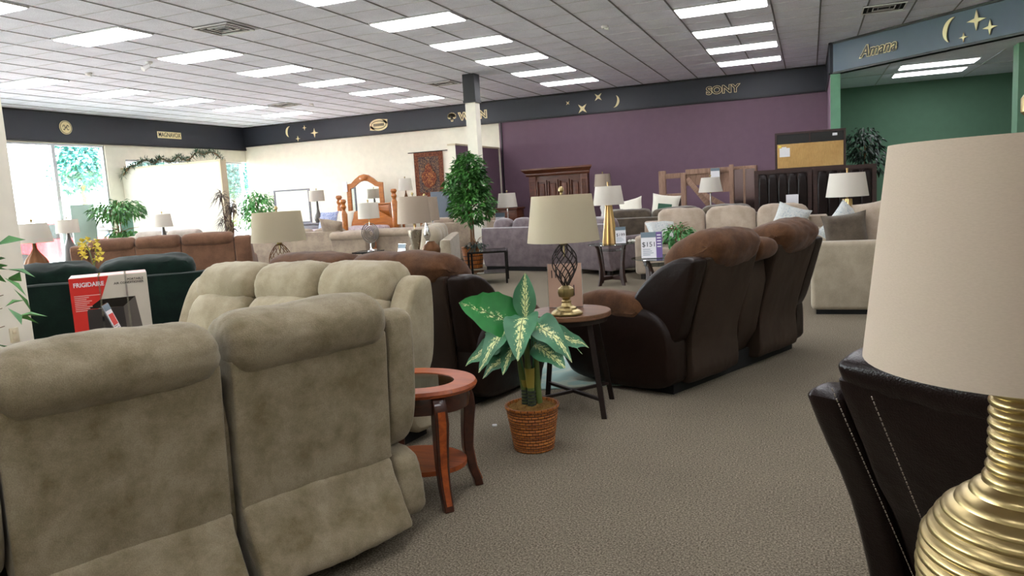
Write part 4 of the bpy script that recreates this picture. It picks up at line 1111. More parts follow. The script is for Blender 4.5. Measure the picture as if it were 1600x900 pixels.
lamp('bronze twig-cage table lamp with cream drum shade behind the light taupe sofa', -4.52, 5.58, .601, .49, .76, .245, .215, None, None, 'shade', bodyfn=lattice(.10, .47, .085, 7, .35, 'bronze'))
# ================================================================ end table and gold pyramid lamp
def bentwood_table(lab, x, y, rz, r_, h):
    t = thing('round_glass_table', lab, 'table', (x, y, 0), rz)
    bm = B(); lathe(bm, [(r_ - .004, 0), (r_, .005), (r_ - .004, .01)], 56, (0, 0, h - .01)); obj('glass_top', bm, M['tglass'], t)
    bm = B(); lathe(bm, [(r_ * .62, 0), (r_ * .62, .008)], 40, (0, 0, h - .10)); obj('glass_shelf', bm, M['tglass'], t)
    for k in range(4):
        a = R(45 + 90 * k); bm = B(); rs = []
        for z, q, wdt in ((0, .72, .055), (.12, .60, .075), (.3, .62, .05), (h - .06, .74, .045), (h - .011, .84, .05)):
            c = Vector((math.cos(a) * r_ * q, math.sin(a) * r_ * q, z)); rd = Vector((math.cos(a), math.sin(a), 0)); tg = Vector((-rd.y, rd.x, 0))
            rs.append([c + rd * (sx * wdt / 2) + tg * (sy * .011) for sx, sy in ((-1, -1), (1, -1), (1, 1), (-1, 1))])
        rings(bm, rs); obj('leg', bm, M['esp'], t, smooth=False)
    bm = B(); box(bm, (0, 0, .10), (r_ * 1.3, .022, .05), R(45)); box(bm, (0, 0, .10), (r_ * 1.3, .022, .05), R(135)); obj('cross_stretcher', bm, M['esp'], t, smooth=False)
    return t
bentwood_table('round glass end table with dark curved legs under the gold pyramid lamp', -2.70, 10.65, R(10), .34, .60)
def pyramid(t):
    bm = B(); n = 8; rs = []
    for z, r_ in ((0, .115), (.02, .115), (.52, .055), (.56, .05)):
        rs.append([Vector((r_ * (1 if j % 2 == 0 else .72) * math.cos(2 * math.pi * j / 16), r_ * (1 if j % 2 == 0 else .72) * math.sin(2 * math.pi * j / 16), z)) for j in range(16)])
    rings(bm, rs); obj('lamp_body', bm, M['goldm'], t, smooth=False)
lamp('gold fluted pyramid table lamp with white shade on the round glass table', -2.72, 10.68, .601, .56, .83, .225, .185, None, None, 'shadew', 'stick', bodyfn=pyramid)
price_sign('small white price card beside the gold pyramid lamp', -2.53, 10.55, .601, R(14), .145, .24, '$199')
bm = B(); [lathe(bm, [(.0001, -.02), (.022, -.012), (.03, 0), (.022, .015), (.0001, .022)], 12, (dx, dy, .022), cap0=False, cap1=False) for dx, dy in ((0, 0), (.055, .01), (.03, .05))]
o = obj('coral_ornament', bm, M['whitec'], None, (-2.44, 10.72, .601)); tag(o, 'small white coral-like ornament on the round glass table', 'ornament')
t = bentwood_table('low round glass table with dark curved legs behind the near suede headrest', -1.80, 9.85, R(20), .42, .46)
price_sign('purple-edged price sign reading $151 on the low glass table', -1.92, 9.70, .461, R(12), .27, .345, '$151', True, None, -.2)
pot_plant('potted_greenery', 'green leafy plant with pale tips right of the $151 sign', 'potted plant', -1.62, 9.98, .461, .42, [((0, 0, .27), (.20, .18, .16), 230)], 'leafb', .085, .04, 3, potr=.08, poth=.12, seed=12)
# ================================================================ right side seating
sofa('sofa', 'purple-grey velvet sofa seen from behind right of the ficus tree', 'sofa', (-4.75, 12.55, 0), math.atan2(-.55, 2.5), 1.95, 4, M['greyv'], backH=.80, cushT=.94, armH=.62, armW=.12, cth=.26, D=.9, e=3.2, seed=4, feet=False)
sofa('sectional_end', 'purple-grey velvet sectional end turned behind the lattice lamp', 'sofa', (-3.40, 11.85, 0), R(-32), 1.0, 1, M['greyv'], backH=.84, cushT=.92, armH=.62, armW=.1, D=.9, seed=5)
sofa('sofa', 'dark grey-brown sectional sofa seen from behind the gold pyramid lamp', 'sofa', (-2.17, 13.12, 0), math.atan2(.25, 2.6), 2.85, 3, M['browng'], backH=.86, cushT=.99, armH=.62, armW=.15, cth=.26, D=.9, e=5.5, seed=6, crum=.014, feet=False)
throw_pillow('white cushion with a green label lying on the dark grey-brown sofa', (-2.40, 13.45, 1.0), (R(-20), R(8), R(5)), M['pillowg'], .5, .18)
bm = B(); box(bm, (0, 0, 0), (.24, .004, .12), 0); o = obj('cushion_label', bm, M['greenlabel'], bpy.data.objects['throw_pillow.001'], (0, -.096, -.02), smooth=False)
throw_pillow('plain off-white cushion left of the labelled one on the dark grey-brown sofa', (-3.0, 13.4, .98), (R(-20), R(-12), R(-5)), M['pillowg'], .45, .16)
sofa('sofa', 'pale beige three-cushion sofa facing the camera beyond the suede loveseat', 'sofa', (-1.12, 12.1, 0), R(180), 2.7, 3, M['linen2'], backH=.84, cushT=1.01, armH=.66, armW=.24, cth=.26, D=.95, e=4.5, seed=7, crum=.02)
throw_pillow('patterned pale cushion at the left arm of the pale beige sofa', (-2.08, 11.35, .70), (R(-50), 0, R(25)), M['pillow'], .45, .16, 'printed cushions')
throw_pillow('blue and white patterned cushion at the right end of the pale beige sofa', (-.28, 11.5, .78), (R(-20), R(18), R(-15)), M['pillow'], .48, .16, 'printed cushions')
sofa('sofa', 'oatmeal linen sofa seen from its side with a grey cushion, at the right', 'sofa', (1.15, 9.05, 0), R(90), 1.85, 2, M['linen'], backH=.78, cushT=.98, armH=.74, armW=.2, cth=.3, D=1.15, e=3.2, seed=8, crum=.02, zb=.045, feet=False)
throw_pillow('taupe cushion with piped edge leaning on the side of the oatmeal sofa', (.34, 8.5, .79), (R(-8), R(-6), R(4)), M['browng'], .44, .18)
throw_pillow('pale blue patterned cushion peeking up behind the taupe cushion', (.36, 8.78, .82), (R(-8), R(40), R(6)), M['pillow'], .46, .15, 'printed cushions')
throw_pillow('large pale beige back cushion at the right end of the oatmeal sofa', (.72, 8.75, .86), (R(-14), R(-10), R(25)), M['linen2'], .56, .24, seed=6)
t = small_table('end_table', 'dark end table behind the oatmeal sofa under the gold fluted lamp', .46, 10.55, R(0), .55, .5, .62, M['esp'], glass=False)
lamp('gold fluted cone table lamp with white shade behind the taupe cushion', .44, 10.55, .621, .50, .80, .255, .21, [(.10, 0), (.11, .02), (.09, .12), (.07, .25), (.055, .38), (.05, .47)], M['goldm'], 'shadew', 'stick', rib=.16, nrib=14)
# ================================================================ back wall furniture
t = small_table('lamp_table', 'dark table hidden behind the pale sofa under the small white-shaded lamp', -1.70, 14.45, 0, .5, .45, .64, M['esp'], glass=False)
lamp('slim chrome table lamp with small white shade in front of the weathered oak headboard', -1.72, 14.4, .641, .58, .85, .22, .165, [(.07, 0), (.07, .015), (.03, .04), (.045, .1), (.03, .2), (.014, .28), (.012, .58)], M['nickel'], 'shadew')
t = small_table('lamp_table', 'dark table hidden behind the purple-grey sofa under the small white-shaded lamp', -5.35, 13.95, 0, .5, .45, .62, M['esp'], glass=False)
lamp('small chrome table lamp with white shade behind the purple-grey sofa', -5.60, 13.9, .621, .52, .80, .20, .165, [(.06, 0), (.06, .012), (.014, .03), (.012, .52)], M['chrome'], 'shadew')
price_sign('small white card standing beside the lamp behind the purple-grey sofa', -5.75, 13.8, .621, 0, .2, .42)
def framed(bm, x0, x1, y0, y1, z0, z1, f):
    box2(bm, x0, x0 + f, y0, y1, z0, z1); box2(bm, x1 - f, x1, y0, y1, z0, z1); box2(bm, x0 + f, x1 - f, y0, y1, z1 - f, z1); box2(bm, x0 + f, x1 - f, y0, y1, z0, z0 + f)
# walnut panelled headboard / mantle
t = thing('panelled_headboard', 'large walnut panelled headboard with crown moulding against the plum wall', 'headboard', (-5.60, 17.3, 0), R(-3))
W_ = 1.5
bm = B(); box2(bm, -W_ / 2, W_ / 2, -.02, .05, 0, 1.78); obj('back_board', bm, M['walnut'], t)
for sx in (-1, 1):
    bm = B(); box2(bm, sx * (W_ / 2 - .09) - .09, sx * (W_ / 2 - .09) + .09, -.09, .05, 0, 1.78, bev=.01)
    for k in range(4): box2(bm, sx * (W_ / 2 - .09) - .055 + k * .03, sx * (W_ / 2 - .09) - .04 + k * .03, -.105, -.088, .2, 1.66)
    obj('pilaster', bm, M['walnut'], t)
bm = B(); rs = [(0.0, 1.78), (-.10, 1.78), (-.12, 1.82), (-.12, 1.85), (-.17, 1.90), (-.20, 1.93), (-.20, 1.97), (.05, 1.97), (.05, 1.78)]
vs = [[Vector((sx * (W_ / 2 + max(0, -y_ - .05)), y_, z_)) for y_, z_ in rs] for sx in (-1, 1)]; rings(bm, vs); obj('crown_moulding', bm, M['walnut'], t, ang=20)
for k in range(4):
    xc = -.435 + k * .29; bm = B(); framed(bm, xc - .13, xc + .13, -.07, -.02, .9, 1.68, .03); box2(bm, xc - .07, xc + .07, -.06, -.02, .98, 1.60, bev=.02); obj('raised_panel', bm, M['walnut'], t)
t = thing('walnut_dresser', 'low walnut dresser left of the panelled headboard, behind the small white lamp', 'dresser', (-7.02, 17.2, 0))
bm = B(); box2(bm, -.42, .42, -.25, .25, 0, 1.02, bev=.01); obj('carcass', bm, M['walnut'], t)
bm = B(); box2(bm, -.45, .45, -.28, .28, 1.02, 1.07, bev=.01); obj('top', bm, M['walnut'], t)
for k in range(3):
    bm = B(); box2(bm, -.38, .38, -.27, -.25, .12 + k * .3, .38 + k * .3, bev=.008); d_ = obj('drawer', bm, M['walnut'], t)
    bm = B(); box2(bm, -.05, .05, -.29, -.27, .24 + k * .3, .26 + k * .3); obj('handle', bm, M['iron'], d_, smooth=False)
# second small lamp behind the pyramid lamp
t = small_table('nightstand', 'dark nightstand by the panelled headboard', -4.45, 16.9, 0, .5, .45, .75, M['walnut'], glass=False)
lamp('pale pink-shaded lamp peeking out between the walnut headboard and the gold pyramid lamp', -4.42, 16.9, .751, .70, .98, .2, .17, [(.08, 0), (.06, .1), (.09, .22), (.03, .35), (.012, .7)], M['whitec'], 'shadeg')
# weathered oak barn-style headboard unit
t = thing('barn_headboard', 'weathered oak headboard with open squares and diagonal braces against the plum wall', 'headboard', (-2.12, 15.3, 0), R(-2))
for i, (x0, x1, z0, z1) in enumerate(((-.72, -.58, 0, 1.68), (-.28, -.18, 0, 1.62), (.66, .74, 0, 1.72))):
    bm = B(); box2(bm, x0, x1, -.04, .04, z0, z1, bev=.006); obj('post', bm, M['rustic'], t)
for x0, x1, z0, z1 in ((-.58, -.28, 1.52, 1.62), (-.58, -.28, 1.12, 1.22), (-.18, .66, 1.58, 1.68), (-.18, .66, .78, .88)):
    bm = B(); box2(bm, x0, x1, -.035, .035, z0, z1, bev=.005); obj('rail', bm, M['rustic'], t)
bm = B()
for k in range(4): box2(bm, .14 + k * .13, .265 + k * .13, .0, .03, 1.2, 1.58)
box2(bm, -.18, .14, .0, .03, 1.36, 1.58); obj('plank_panel', bm, M['rustic'], t, smooth=False)
for a, b in (((-.16, 1.5), (.30, .9)), ((.62, .88), (.12, 1.2))):
    d = Vector((b[0] - a[0], 0, b[1] - a[1])); bm = B(); box(bm, (0, 0, 0), (d.length, .05, .10), 0, .004)
    obj('diagonal_brace', bm, M['rustic'], t, ((a[0] + b[0]) / 2, -.0, (a[1] + b[1]) / 2), (0, -math.atan2(d.z, d.x), 0))
bm = B(); box2(bm, -.56, -.30, .05, .3, .7, 1.12); obj('dark_box_shelf', bm, M['esp'], t, smooth=False)
o = price_sign('white price card hung on the weathered oak headboard', -1.72, 15.2, 1.40, 0, .17, .27, None, tilt=0)
# glossy dark cabinet with glass reflecting
t = thing('glass_door_cabinet', 'dark glass-fronted cabinet between the oak and leather headboards', 'cabinet', (-1.19, 15.35, 0))
bm = B(); box2(bm, -.23, .23, 0, .35, 0, 1.68, bev=.006); obj('carcass', bm, M['rustic'], t)
for sx in (-1, 1):
    bm = B(); framed(bm, -.0 if sx > 0 else -.22, .22 if sx > 0 else 0, -.03, 0, .2, 1.64, .02); d_ = obj('door', bm, M['rustic'], t, smooth=False)
    bm = B(); box2(bm, (.02 if sx > 0 else -.20), (.20 if sx > 0 else -.02), -.015, -.008, .22, 1.62); obj('door_pane', bm, M['mirror'] if 0 else metal('smoky_glass_%d' % sx, '8d7d84', .12), d_, smooth=False)
# leather channel headboards
def channel_headboard(lab, x, y, W_, H_, n, rz=0):
    t = thing('channelled_headboard', lab, 'headboard', (x, y, 0), rz, 'channelled leather headboards')
    bm = B(); framed(bm, -W_ / 2, W_ / 2, -.03, .05, .0, H_, .07); box2(bm, -W_ / 2 + .07, W_ / 2 - .07, .01, .05, .07, H_ - .07); obj('frame', bm, M['esp'], t, smooth=False)
    iw = (W_ - .14) / n
    for k in range(n): obj('leather_channel', cushion(iw - .004, .09, H_ - .16, 6, 6, .002, k), M['leather2'], t, (-W_ / 2 + .07 + iw * (k + .5), 0, H_ / 2))
channel_headboard('dark leather channel headboard, left of the pair below the cardboard-faced mirror', -.46, 14.55, .98, 1.56, 5)
channel_headboard('dark leather channel headboard, right of the pair behind the gold fluted lamp', .56, 14.5, 1.02, 1.56, 5)
price_sign('white paper propped on the left leather channel headboard', -.30, 14.44, .76, 0, .21, .34, tilt=0, bare=True)
t = thing('chest_of_drawers', 'tall espresso chest behind the leather headboards holding the cardboard-faced mirror', 'chest', (0.02, 15.0, 0))
bm = B(); box2(bm, -.65, .65, -.2, .2, 0, 1.50, bev=.008); obj('carcass', bm, M['esp'], t)
bm = B(); box2(bm, -.68, 1.05, -.22, .22, 1.50, 1.545, bev=.006); obj('top', bm, M['esp'], t)
bm = B(); box2(bm, .72, 1.0, -.2, .2, 0, 1.50, bev=.008); obj('side_cabinet', bm, M['esp'], t)
t = thing('cardboard_faced_mirror', 'dark framed mirror still faced with cardboard, above the leather headboards', 'mirror', (0.0, 14.9, 1.545), R(-1))
bm = B(); framed(bm, -.60, .60, -.03, .03, 0, .68, .035); obj('frame', bm, M['esp'], t, smooth=False)
bm = B(); box2(bm, -.565, .565, .0, .02, .035, .645); obj('dark_backing', bm, M['black'], t, smooth=False)
bm = B(); box2(bm, -.012, .012, -.02, .0, .49, .645); obj('divider', bm, M['esp'], t, smooth=False)
bm = B(); box2(bm, -.56, .56, -.032, -.002, .035, .47); obj('cardboard', bm, M['card'], t, smooth=False)
bm = B(); box2(bm, -.52, -.34, -.035, -.032, .24, .40); box2(bm, -.48, -.40, -.035, -.032, .40, .42); obj('paper_label', bm, M['paper'], t, smooth=False)
bm = B(); box2(bm, -.54, -.49, -.036, -.033, .41, .45); obj('yellow_sticker', bm, M['orchid'], t, smooth=False)
bm = B(); box2(bm, .38, .46, -.035, -.03, .565, .61); obj('white_tag', bm, M['paper'], t, smooth=False)
pot_plant('potted_tree', 'dark leafy artificial tree in front of the green wall beside the cardboard-faced mirror', 'potted plant', .98, 15.95, 0, 2.3, [((-.05, 0, 1.95), (.34, .3, .34), 330), ((.12, 0, 1.65), (.27, .25, .28), 160)], 'leafd', .12, .05, 2, potr=.2, poth=.3, seed=21)
t = thing('grey_chest', 'grey chest with a reddish top at the far right beside the foreground lamp shade', 'chest', (1.62, 14.6, 0))
bm = B(); box2(bm, -.28, .28, -.2, .2, 0, 1.14, bev=.006); obj('carcass', bm, M['greywood'], t)
bm = B(); box2(bm, -.31, .31, -.22, .22, 1.14, 1.17); obj('top', bm, M['greywood'], t, smooth=False)
bm = B(); box2(bm, -.30, .05, -.15, .15, 1.17, 1.22); obj('reddish_tray', bm, M['pine'], t, smooth=False)
# ================================================================ left back corner
t = thing('wall_tapestry', 'dark red crest tapestry hanging from a rod on the cream back wall', 'tapestry', (-9.61, YB - .04, 1.45))
bm = B(); N = 12
def tapq(x0, x1, z0, z1, yo, nn=16):
    b = B(); rs = []
    for s_ in (0, 1):
        rs.append([Vector((x0 + (x1 - x0) * i / nn, yo - .008 * math.sin(i * 1.3 + x0 * 9) - s_ * .006, zz)) for i in range(nn + 1) for zz in ()])
    f = []; 
    for i in range(nn + 1):
        x_ = x0 + (x1 - x0) * i / nn; yy = yo - .008 * math.sin(x_ * 22); f.append([b.verts.new((x_, yy, z0)), b.verts.new((x_, yy, z1)), b.verts.new((x_, yy - .006, z1)), b.verts.new((x_, yy - .006, z0))])
    for i in range(nn):
        for j in range(4): b.faces.new((f[i][j], f[i][(j + 1) % 4], f[i + 1][(j + 1) % 4], f[i + 1][j]))
    b.faces.new(f[0]); b.faces.new(f[-1][::-1]); return b
obj('border', tapq(-.44, .44, 0, 1.2, 0), M['tap'], t)
obj('field', tapq(-.31, .31, .12, 1.08, -.008), M['tap2'], t)
bm = B(); pts = [(0, .22), (.14, .30), (.22, .45), (.22, .62), (.12, .70), (.10, .82), (0, .92), (-.10, .82), (-.12, .70), (-.22, .62), (-.22, .45), (-.14, .30)]
prism(bm, pts, .028, .034, rot90); obj('crest', bm, M['tap3'], t, smooth=False)
bm = B(); tube(bm, [(-.60, -.02, 1.21), (.60, -.02, 1.21)], .012, 10); obj('rod', bm, M['iron'], t)
t = thing('arched_mirror', 'honey pine arched mirror standing on the dresser at the cream back wall', 'mirror', (-11.42, 17.9, 1.0))
def arch(a, zt_, zs, n=16): return [(-a, 0), (a, 0), (a, zs)] + [(a * math.cos(math.pi * i / n), zs + (zt_ - zs) * math.sin(math.pi * i / n)) for i in range(1, n)] + [(-a, zs)]
o1 = [(-.58, 0), (.58, 0), (.58, .92), (.42, .94), (.30, 1.04), (.14, 1.14), (0, 1.17), (-.14, 1.14), (-.30, 1.04), (-.42, .94), (-.58, .92)]
i1 = [(-.46, .1), (.46, .1), (.46, .80), (.34, .83), (.25, .90), (.12, .97), (0, .99), (-.12, .97), (-.25, .90), (-.34, .83), (-.46, .80)]
bm = B()
for y_ in (0,):
    va = [bm.verts.new((x_, -.03, z_)) for x_, z_ in o1]; vb = [bm.verts.new((x_, -.03, z_)) for x_, z_ in i1]
    vc = [bm.verts.new((x_, .03, z_)) for x_, z_ in o1]; vd = [bm.verts.new((x_, .03, z_)) for x_, z_ in i1]
    for i in range(11):
        j = (i + 1) % 11; bm.faces.new((va[i], va[j], vb[j], vb[i])); bm.faces.new((vc[i], vd[i], vd[j], vc[j])); bm.faces.new((va[i], vc[i], vc[j], va[j])); bm.faces.new((vb[i], vb[j], vd[j], vd[i]))
obj('frame', bm, M['pine'], t, ang=30)
bm = B(); prism(bm, [(x_ * 1.01, z_) for x_, z_ in i1], -.012, -.002, rot90); obj('mirror_glass', bm, M['mirror'], t, smooth=False)
bm = B(); lathe(bm, [(.12, 0), (.13, .02), (.09, .045), (.03, .055)], 24); bmesh.ops.transform(bm, matrix=Matrix.Translation((0, -.03, 1.06)) @ Matrix.Rotation(R(90), 4, 'X') @ Matrix.Scale(.55, 4, (0, 1, 0)), verts=bm.verts); obj('carved_shell', bm, M['pine'], t)
bm = B(); box2(bm, -.68, -.54, -.06, -.04, .72, 1.0); obj('hanging_price_tag', bm, M['paper'], t, smooth=False)
t = thing('pine_dresser', 'honey pine dresser below the arched mirror, hidden behind the bed', 'dresser', (-11.42, 17.85, 0))
bm = B(); box2(bm, -.75, .75, -.25, .25, 0, .95, bev=.01); obj('carcass', bm, M['pine'], t); bm = B(); box2(bm, -.78, .78, -.28, .28, .95, 1.0, bev=.01); obj('top', bm, M['pine'], t)
t = thing('pine_chest', 'narrow honey pine chest of drawers right of the arched mirror', 'chest', (-10.28, 17.0, 0))
bm = B(); box2(bm, -.30, .30, -.22, .22, 0, 1.32, bev=.01); obj('carcass', bm, M['pine'], t)
bm = B(); box2(bm, -.33, .33, -.25, .25, 1.32, 1.36, bev=.01); obj('top', bm, M['pine'], t)
for k in range(4):
    bm = B(); box2(bm, -.26, .26, -.24, -.22, .08 + k * .31, .36 + k * .31, bev=.01); d_ = obj('drawer', bm, M['pine'], t)
    bm = B(); lathe(bm, [(.012, 0), (.02, .015), (.012, .03)], 12); bmesh.ops.transform(bm, matrix=Matrix.Translation((0, -.24, .22 + k * .31)) @ Matrix.Rotation(R(90), 4, 'X'), verts=bm.verts); obj('knob', bm, M['iron'], d_)
def bedpost(bm, x, y, h, s=1):
    lathe(bm, [(.05 * s, 0), (.06 * s, .1), (.045 * s, .3), (.065 * s, .5), (.035 * s, .6), (.06 * s, .75), (.065 * s, h - .35), (.03 * s, h - .25), (.055 * s, h - .18), (.035 * s, h - .12), (.062 * s, h - .06), (.05 * s, h - .01), (.01, h)], 20, (x, y, 0))
t = thing('pine_bed', 'honey pine poster bed with turned posts and floral bedding at the back', 'bed', (-10.65, 15.6, 0), R(0))
for x_, y_, h in ((-.72, .95, 1.62), (.92, .95, 1.70), (-1.0, -1.0, 1.0), (.72, -1.0, 1.5)):
    bm = B(); bedpost(bm, x_, y_, h, 1.35 if y_ > 0 else 1.2); obj('bedpost', bm, M['pine'], t)
bm = B(); prism(bm, [(-.66, .4), (.86, .4), (.86, .95), (.5, 1.15), (.1, 1.32), (-.3, 1.15), (-.66, .95)], -.96, -.91, rot90); obj('headboard_panel', bm, M['pine'], t, smooth=False)
obj('mattress', cushion(1.6, 1.9, .34, 8, 6, .01, 2), M['bedding'], t, (.05, 0, .66))
throw_pillow('blue and white printed cushion on the pine bed, left one', (-11.05, 15.55, 1.0), (R(-25), 0, .1), M['pillowb'], .5, .18, 'bed cushions')
throw_pillow('white cushion on the pine bed, right of the blue printed one', (-10.6, 15.6, 1.0), (R(-25), 0, -.1), M['pillowg'], .5, .18, 'bed cushions')
throw_pillow('small blue cushion in front on the pine bed', (-10.85, 15.2, .94), (R(-30), 0, .3), M['pillowb'], .38, .15, 'bed cushions')
t = thing('grey_dresser', 'grey-washed dresser at the back left under the leaning mirror', 'dresser', (-12.75, 16.6, 0), R(5))
bm = B(); box2(bm, -.95, .95, -.25, .25, 0, .90, bev=.01); obj('carcass', bm, M['greywood'], t); bm = B(); box2(bm, -.98, .98, -.28, .28, .90, .94, bev=.01); obj('top', bm, M['greywood'], t)
for k in range(3):
    for j in range(2):
        bm = B(); box2(bm, -.9 + j * .91, -.01 + j * .91, -.27, -.25, .1 + k * .27, .34 + k * .27, bev=.008); obj('drawer', bm, M['greywood'], t)
t = thing('dresser_mirror', 'thin dark-framed rectangular mirror on the grey-washed dresser', 'mirror', (-12.95, 16.75, .94), R(5))
bm = B(); framed(bm, -.60, .50, -.02, .02, 0, .92, .045); obj('frame', bm, M['greywood'], t, smooth=False)
bm = B(); box2(bm, -.56, .46, -.004, .004, .04, .88); obj('mirror_glass', bm, M['mirror'], t, smooth=False)
lamp('grey gourd-base lamp with white drum shade at the right end of the grey-washed dresser', -12.02, 16.5, .941, .56, .84, .20, .19, [(.07, 0), (.075, .012), (.10, .06), (.115, .13), (.09, .2), (.05, .27), (.035, .36), (.03, .5), (.022, .57)], M['dgrey'], 'shadew')
t = thing('nightstand', 'low grey nightstand right of the grey-washed dresser', 'nightstand', (-11.55, 15.9, 0)) if 0 else None
t = thing('slate_cabinet', 'tall slate blue cabinet beside the tapestry, left of the ficus tree', 'cabinet', (-8.05, 16.1, 0), R(0))
bm = B(); box2(bm, -.28, .28, -.25, .25, 0, 1.55, bev=.008); obj('carcass', bm, M['slate'], t)
bm = B(); box2(bm, -.25, .25, -.27, -.25, .1, 1.5, bev=.006); obj('door', bm, M['slate'], t)
t = thing('pine_pedestal', 'tall narrow stand at the back wall under the urn lamp', 'stand', (-9.55, 16.9, 0))
bm = B(); box2(bm, -.3, .3, -.22, .22, 1.08, 1.12, bev=.008); obj('top', bm, M['pine'], t)
for sx in (-1, 1):
    for sy in (-1, 1):
        bm = B(); box2(bm, sx * .26 - .025, sx * .26 + .025, sy * .18 - .025, sy * .18 + .025, 0, 1.08); obj('leg', bm, M['pine'], t, smooth=False)
lamp('bronze urn table lamp with small white shade standing in front of the tapestry rod', -9.58, 16.9, 1.121, .52, .82, .185, .155, [(.05, 0), (.055, .015), (.03, .03), (.055, .09), (.09, .2), (.085, .28), (.04, .38), (.018, .46), (.014, .52)], M['bronze'], 'shadew')
bm = B(); lathe(bm, [(.03, 0), (.04, .08), (.02, .14), (.035, .2)], 20, cap1=False); o = obj('slim_vase', bm, M['bronze'], None, (-9.38, 16.85, 1.121)); tag(o, 'slim bronze vase beside the urn lamp at the back wall', 'vase')
# plants
pot_plant('ficus_tree', 'tall green ficus tree in a wicker basket in front of the thin post', 'potted tree', -6.14, 13.3, 0, 2.2, [((.02, 0, 1.95), (.30, .3, .26), 600), ((-.05, 0, 1.62), (.43, .4, .34), 1100), ((.04, 0, 1.22), (.44, .4, .38), 1100), ((0, 0, 2.12), (.16, .15, .12), 90)], 'leaf', .12, .058, 4, potr=.22, poth=.42, seed=31, droop=.2)
pot_plant('potted_tree', 'broad-topped green tree in front of the shop window left of the garland wall', 'potted tree', -14.35, 12.35, 0, 2.0, [((0, 0, 1.55), (.62, .5, .24), 560), ((.1, 0, 1.0), (.35, .3, .14), 160)], 'leaf', .17, .055, 5, potr=.2, poth=.3, seed=41)
pot_plant('potted_tree', 'green bushy tree by the corner window right of the bronze strap-leaved plant', 'potted tree', -14.25, 16.8, 0, 2.0, [((.05, 0, 1.45), (.5, .4, .45), 640), ((-.2, 0, 1.2), (.4, .3, .4), 260)], 'leafb', .16, .05, 4, potr=.2, poth=.35, seed=51)
t = thing('strap_leaved_plant', 'bronze spiky strap-leaved plant at the end of the garland wall', 'potted plant', (-12.35, 13.55, 0)); rnd = random.Random(61)
bm = B(); lathe(bm, [(.15, 0), (.19, .25), (.2, .3)], 28, cap1=False); lathe(bm, [(.18, .26), (.05, .27)], 24, cap0=False); obj('pot', bm, M['esp'], t)
bm = B(); heads = [(-.12, 0, 1.75), (.05, .05, 1.5), (-.05, -.05, 1.2), (.12, 0, 1.05), (0.18, 0, 1.45)]
for h in heads: tube(bm, [(h[0] * .2, h[1] * .2, .26), (h[0] * .7, h[1] * .5, h[2] * .6), h], [.018, .014, .01], 6)
obj('canes', bm, M['trunk'], t)
bm = B()
for h in heads:
    for _ in range(75): leaf_strip(bm, Vector(h) + Vector((0, 0, rnd.uniform(-.12, .05))), Vector((rnd.uniform(-1, 1), rnd.uniform(-1, 1), rnd.uniform(-.2, 1.1))), rnd.uniform(.25, .42), .022, .7)
obj('foliage', bm, M['leafbr'], t, smooth=False)
t = thing('garland', 'green pine garland with berries draped along the top of the cream half wall', 'garland', (-15.7, 13.92, 2.615)); rnd = random.Random(71)
bm = B(); spine = []
for i in range(40):
    u = i / 39; spine.append(Vector((.05 + u * 2.95, -.05 + .04 * math.sin(i * .7), .06 + .05 * math.sin(i * .9) - (.28 * (1 - u / .12) if u < .12 else 0) + .10 * (u > .7) * math.sin((u - .7) * 12))))
    spine[-1].y -= (.10 if u < .12 else 0)
tube(bm, spine, .018, 6); obj('wire_core', bm, M['trunk'], t)
bm = B()
for p in spine:
    for _ in range(30): leaf_strip(bm, p + Vector((rnd.uniform(-.05, .05), rnd.uniform(-.03, .03), rnd.uniform(-.02, .03))), Vector((rnd.uniform(-1, 1), rnd.uniform(-1, .6), rnd.uniform(-.5, 1))), rnd.uniform(.09, .17), .018, .2)
obj('needles', bm, M['pine_needle'], t, smooth=False)
# lamps by the window
small_table('lamp_table', 'dark lamp table under the bronze ribbed gourd lamp at the far left', -8.75, 6.35, R(30), .5, .5, .58, M['esp'], glass=False)
lamp('bronze ribbed gourd table lamp with off-white shade at the far left', -8.75, 6.30, .581, .56, .80, .215, .165, [(.06, 0), (.07, .015), (.075, .05), (.11, .14), (.135, .23), (.13, .30), (.10, .37), (.05, .44), (.025, .49), (.02, .56)], M['bronze'], 'shadew', rib=.12, nrib=10)
small_table('lamp_table', 'dark lamp table by the window under the grey bottle lamp', -12.35, 9.55, R(30), .45, .45, .58, M['esp'], glass=False)
lamp('grey bottle table lamp with pinkish drum shade in front of the window', -12.35, 9.55, .581, .58, .82, .19, .18, [(.10, 0), (.11, .02), (.115, .2), (.10, .33), (.06, .42), (.03, .5), (.02, .58)], M['dgrey'], 'shadew')
small_table('lamp_table', 'table hidden between tan and grey sofas under the plain white drum lamp', -12.1, 11.5, R(10), .45, .45, .58, M['esp'], glass=False)
lamp('plain lamp with white drum shade in front of the cream garland wall', -12.1, 11.45, .581, .56, .82, .19, .16, [(.09, 0), (.10, .03), (.06, .3), (.03, .5), (.02, .56)], M['dgrey'], 'shadew')
small_table('console_table', 'silver framed glass console table near the window at the far left', -10.75, 8.0, R(25), 1.0, .4, .62, M['alu'], shelf=True)
for x_, z1, w_, mt, lb in ((-15.3, 1.72, .24, 'panelg', 'tall pale green display panel standing against the shop window'), (-15.1, 1.55, .15, 'panelg2', 'narrower darker green display panel right of the tall pale one')):
    t = thing('display_panel', lb, 'display panel', (x_, 12.25 if mt == 'panelg' else 13.2, 0), R(62))
    bm = B(); box2(bm, -w_, w_, -.05, .05, 0, z1, bev=.01); obj('panel_body', bm, M[mt], t)
    bm = B(); box2(bm, -w_ - .02, w_ + .02, -.15, .15, 0, .05); obj('panel_foot', bm, M[mt], t, smooth=False)

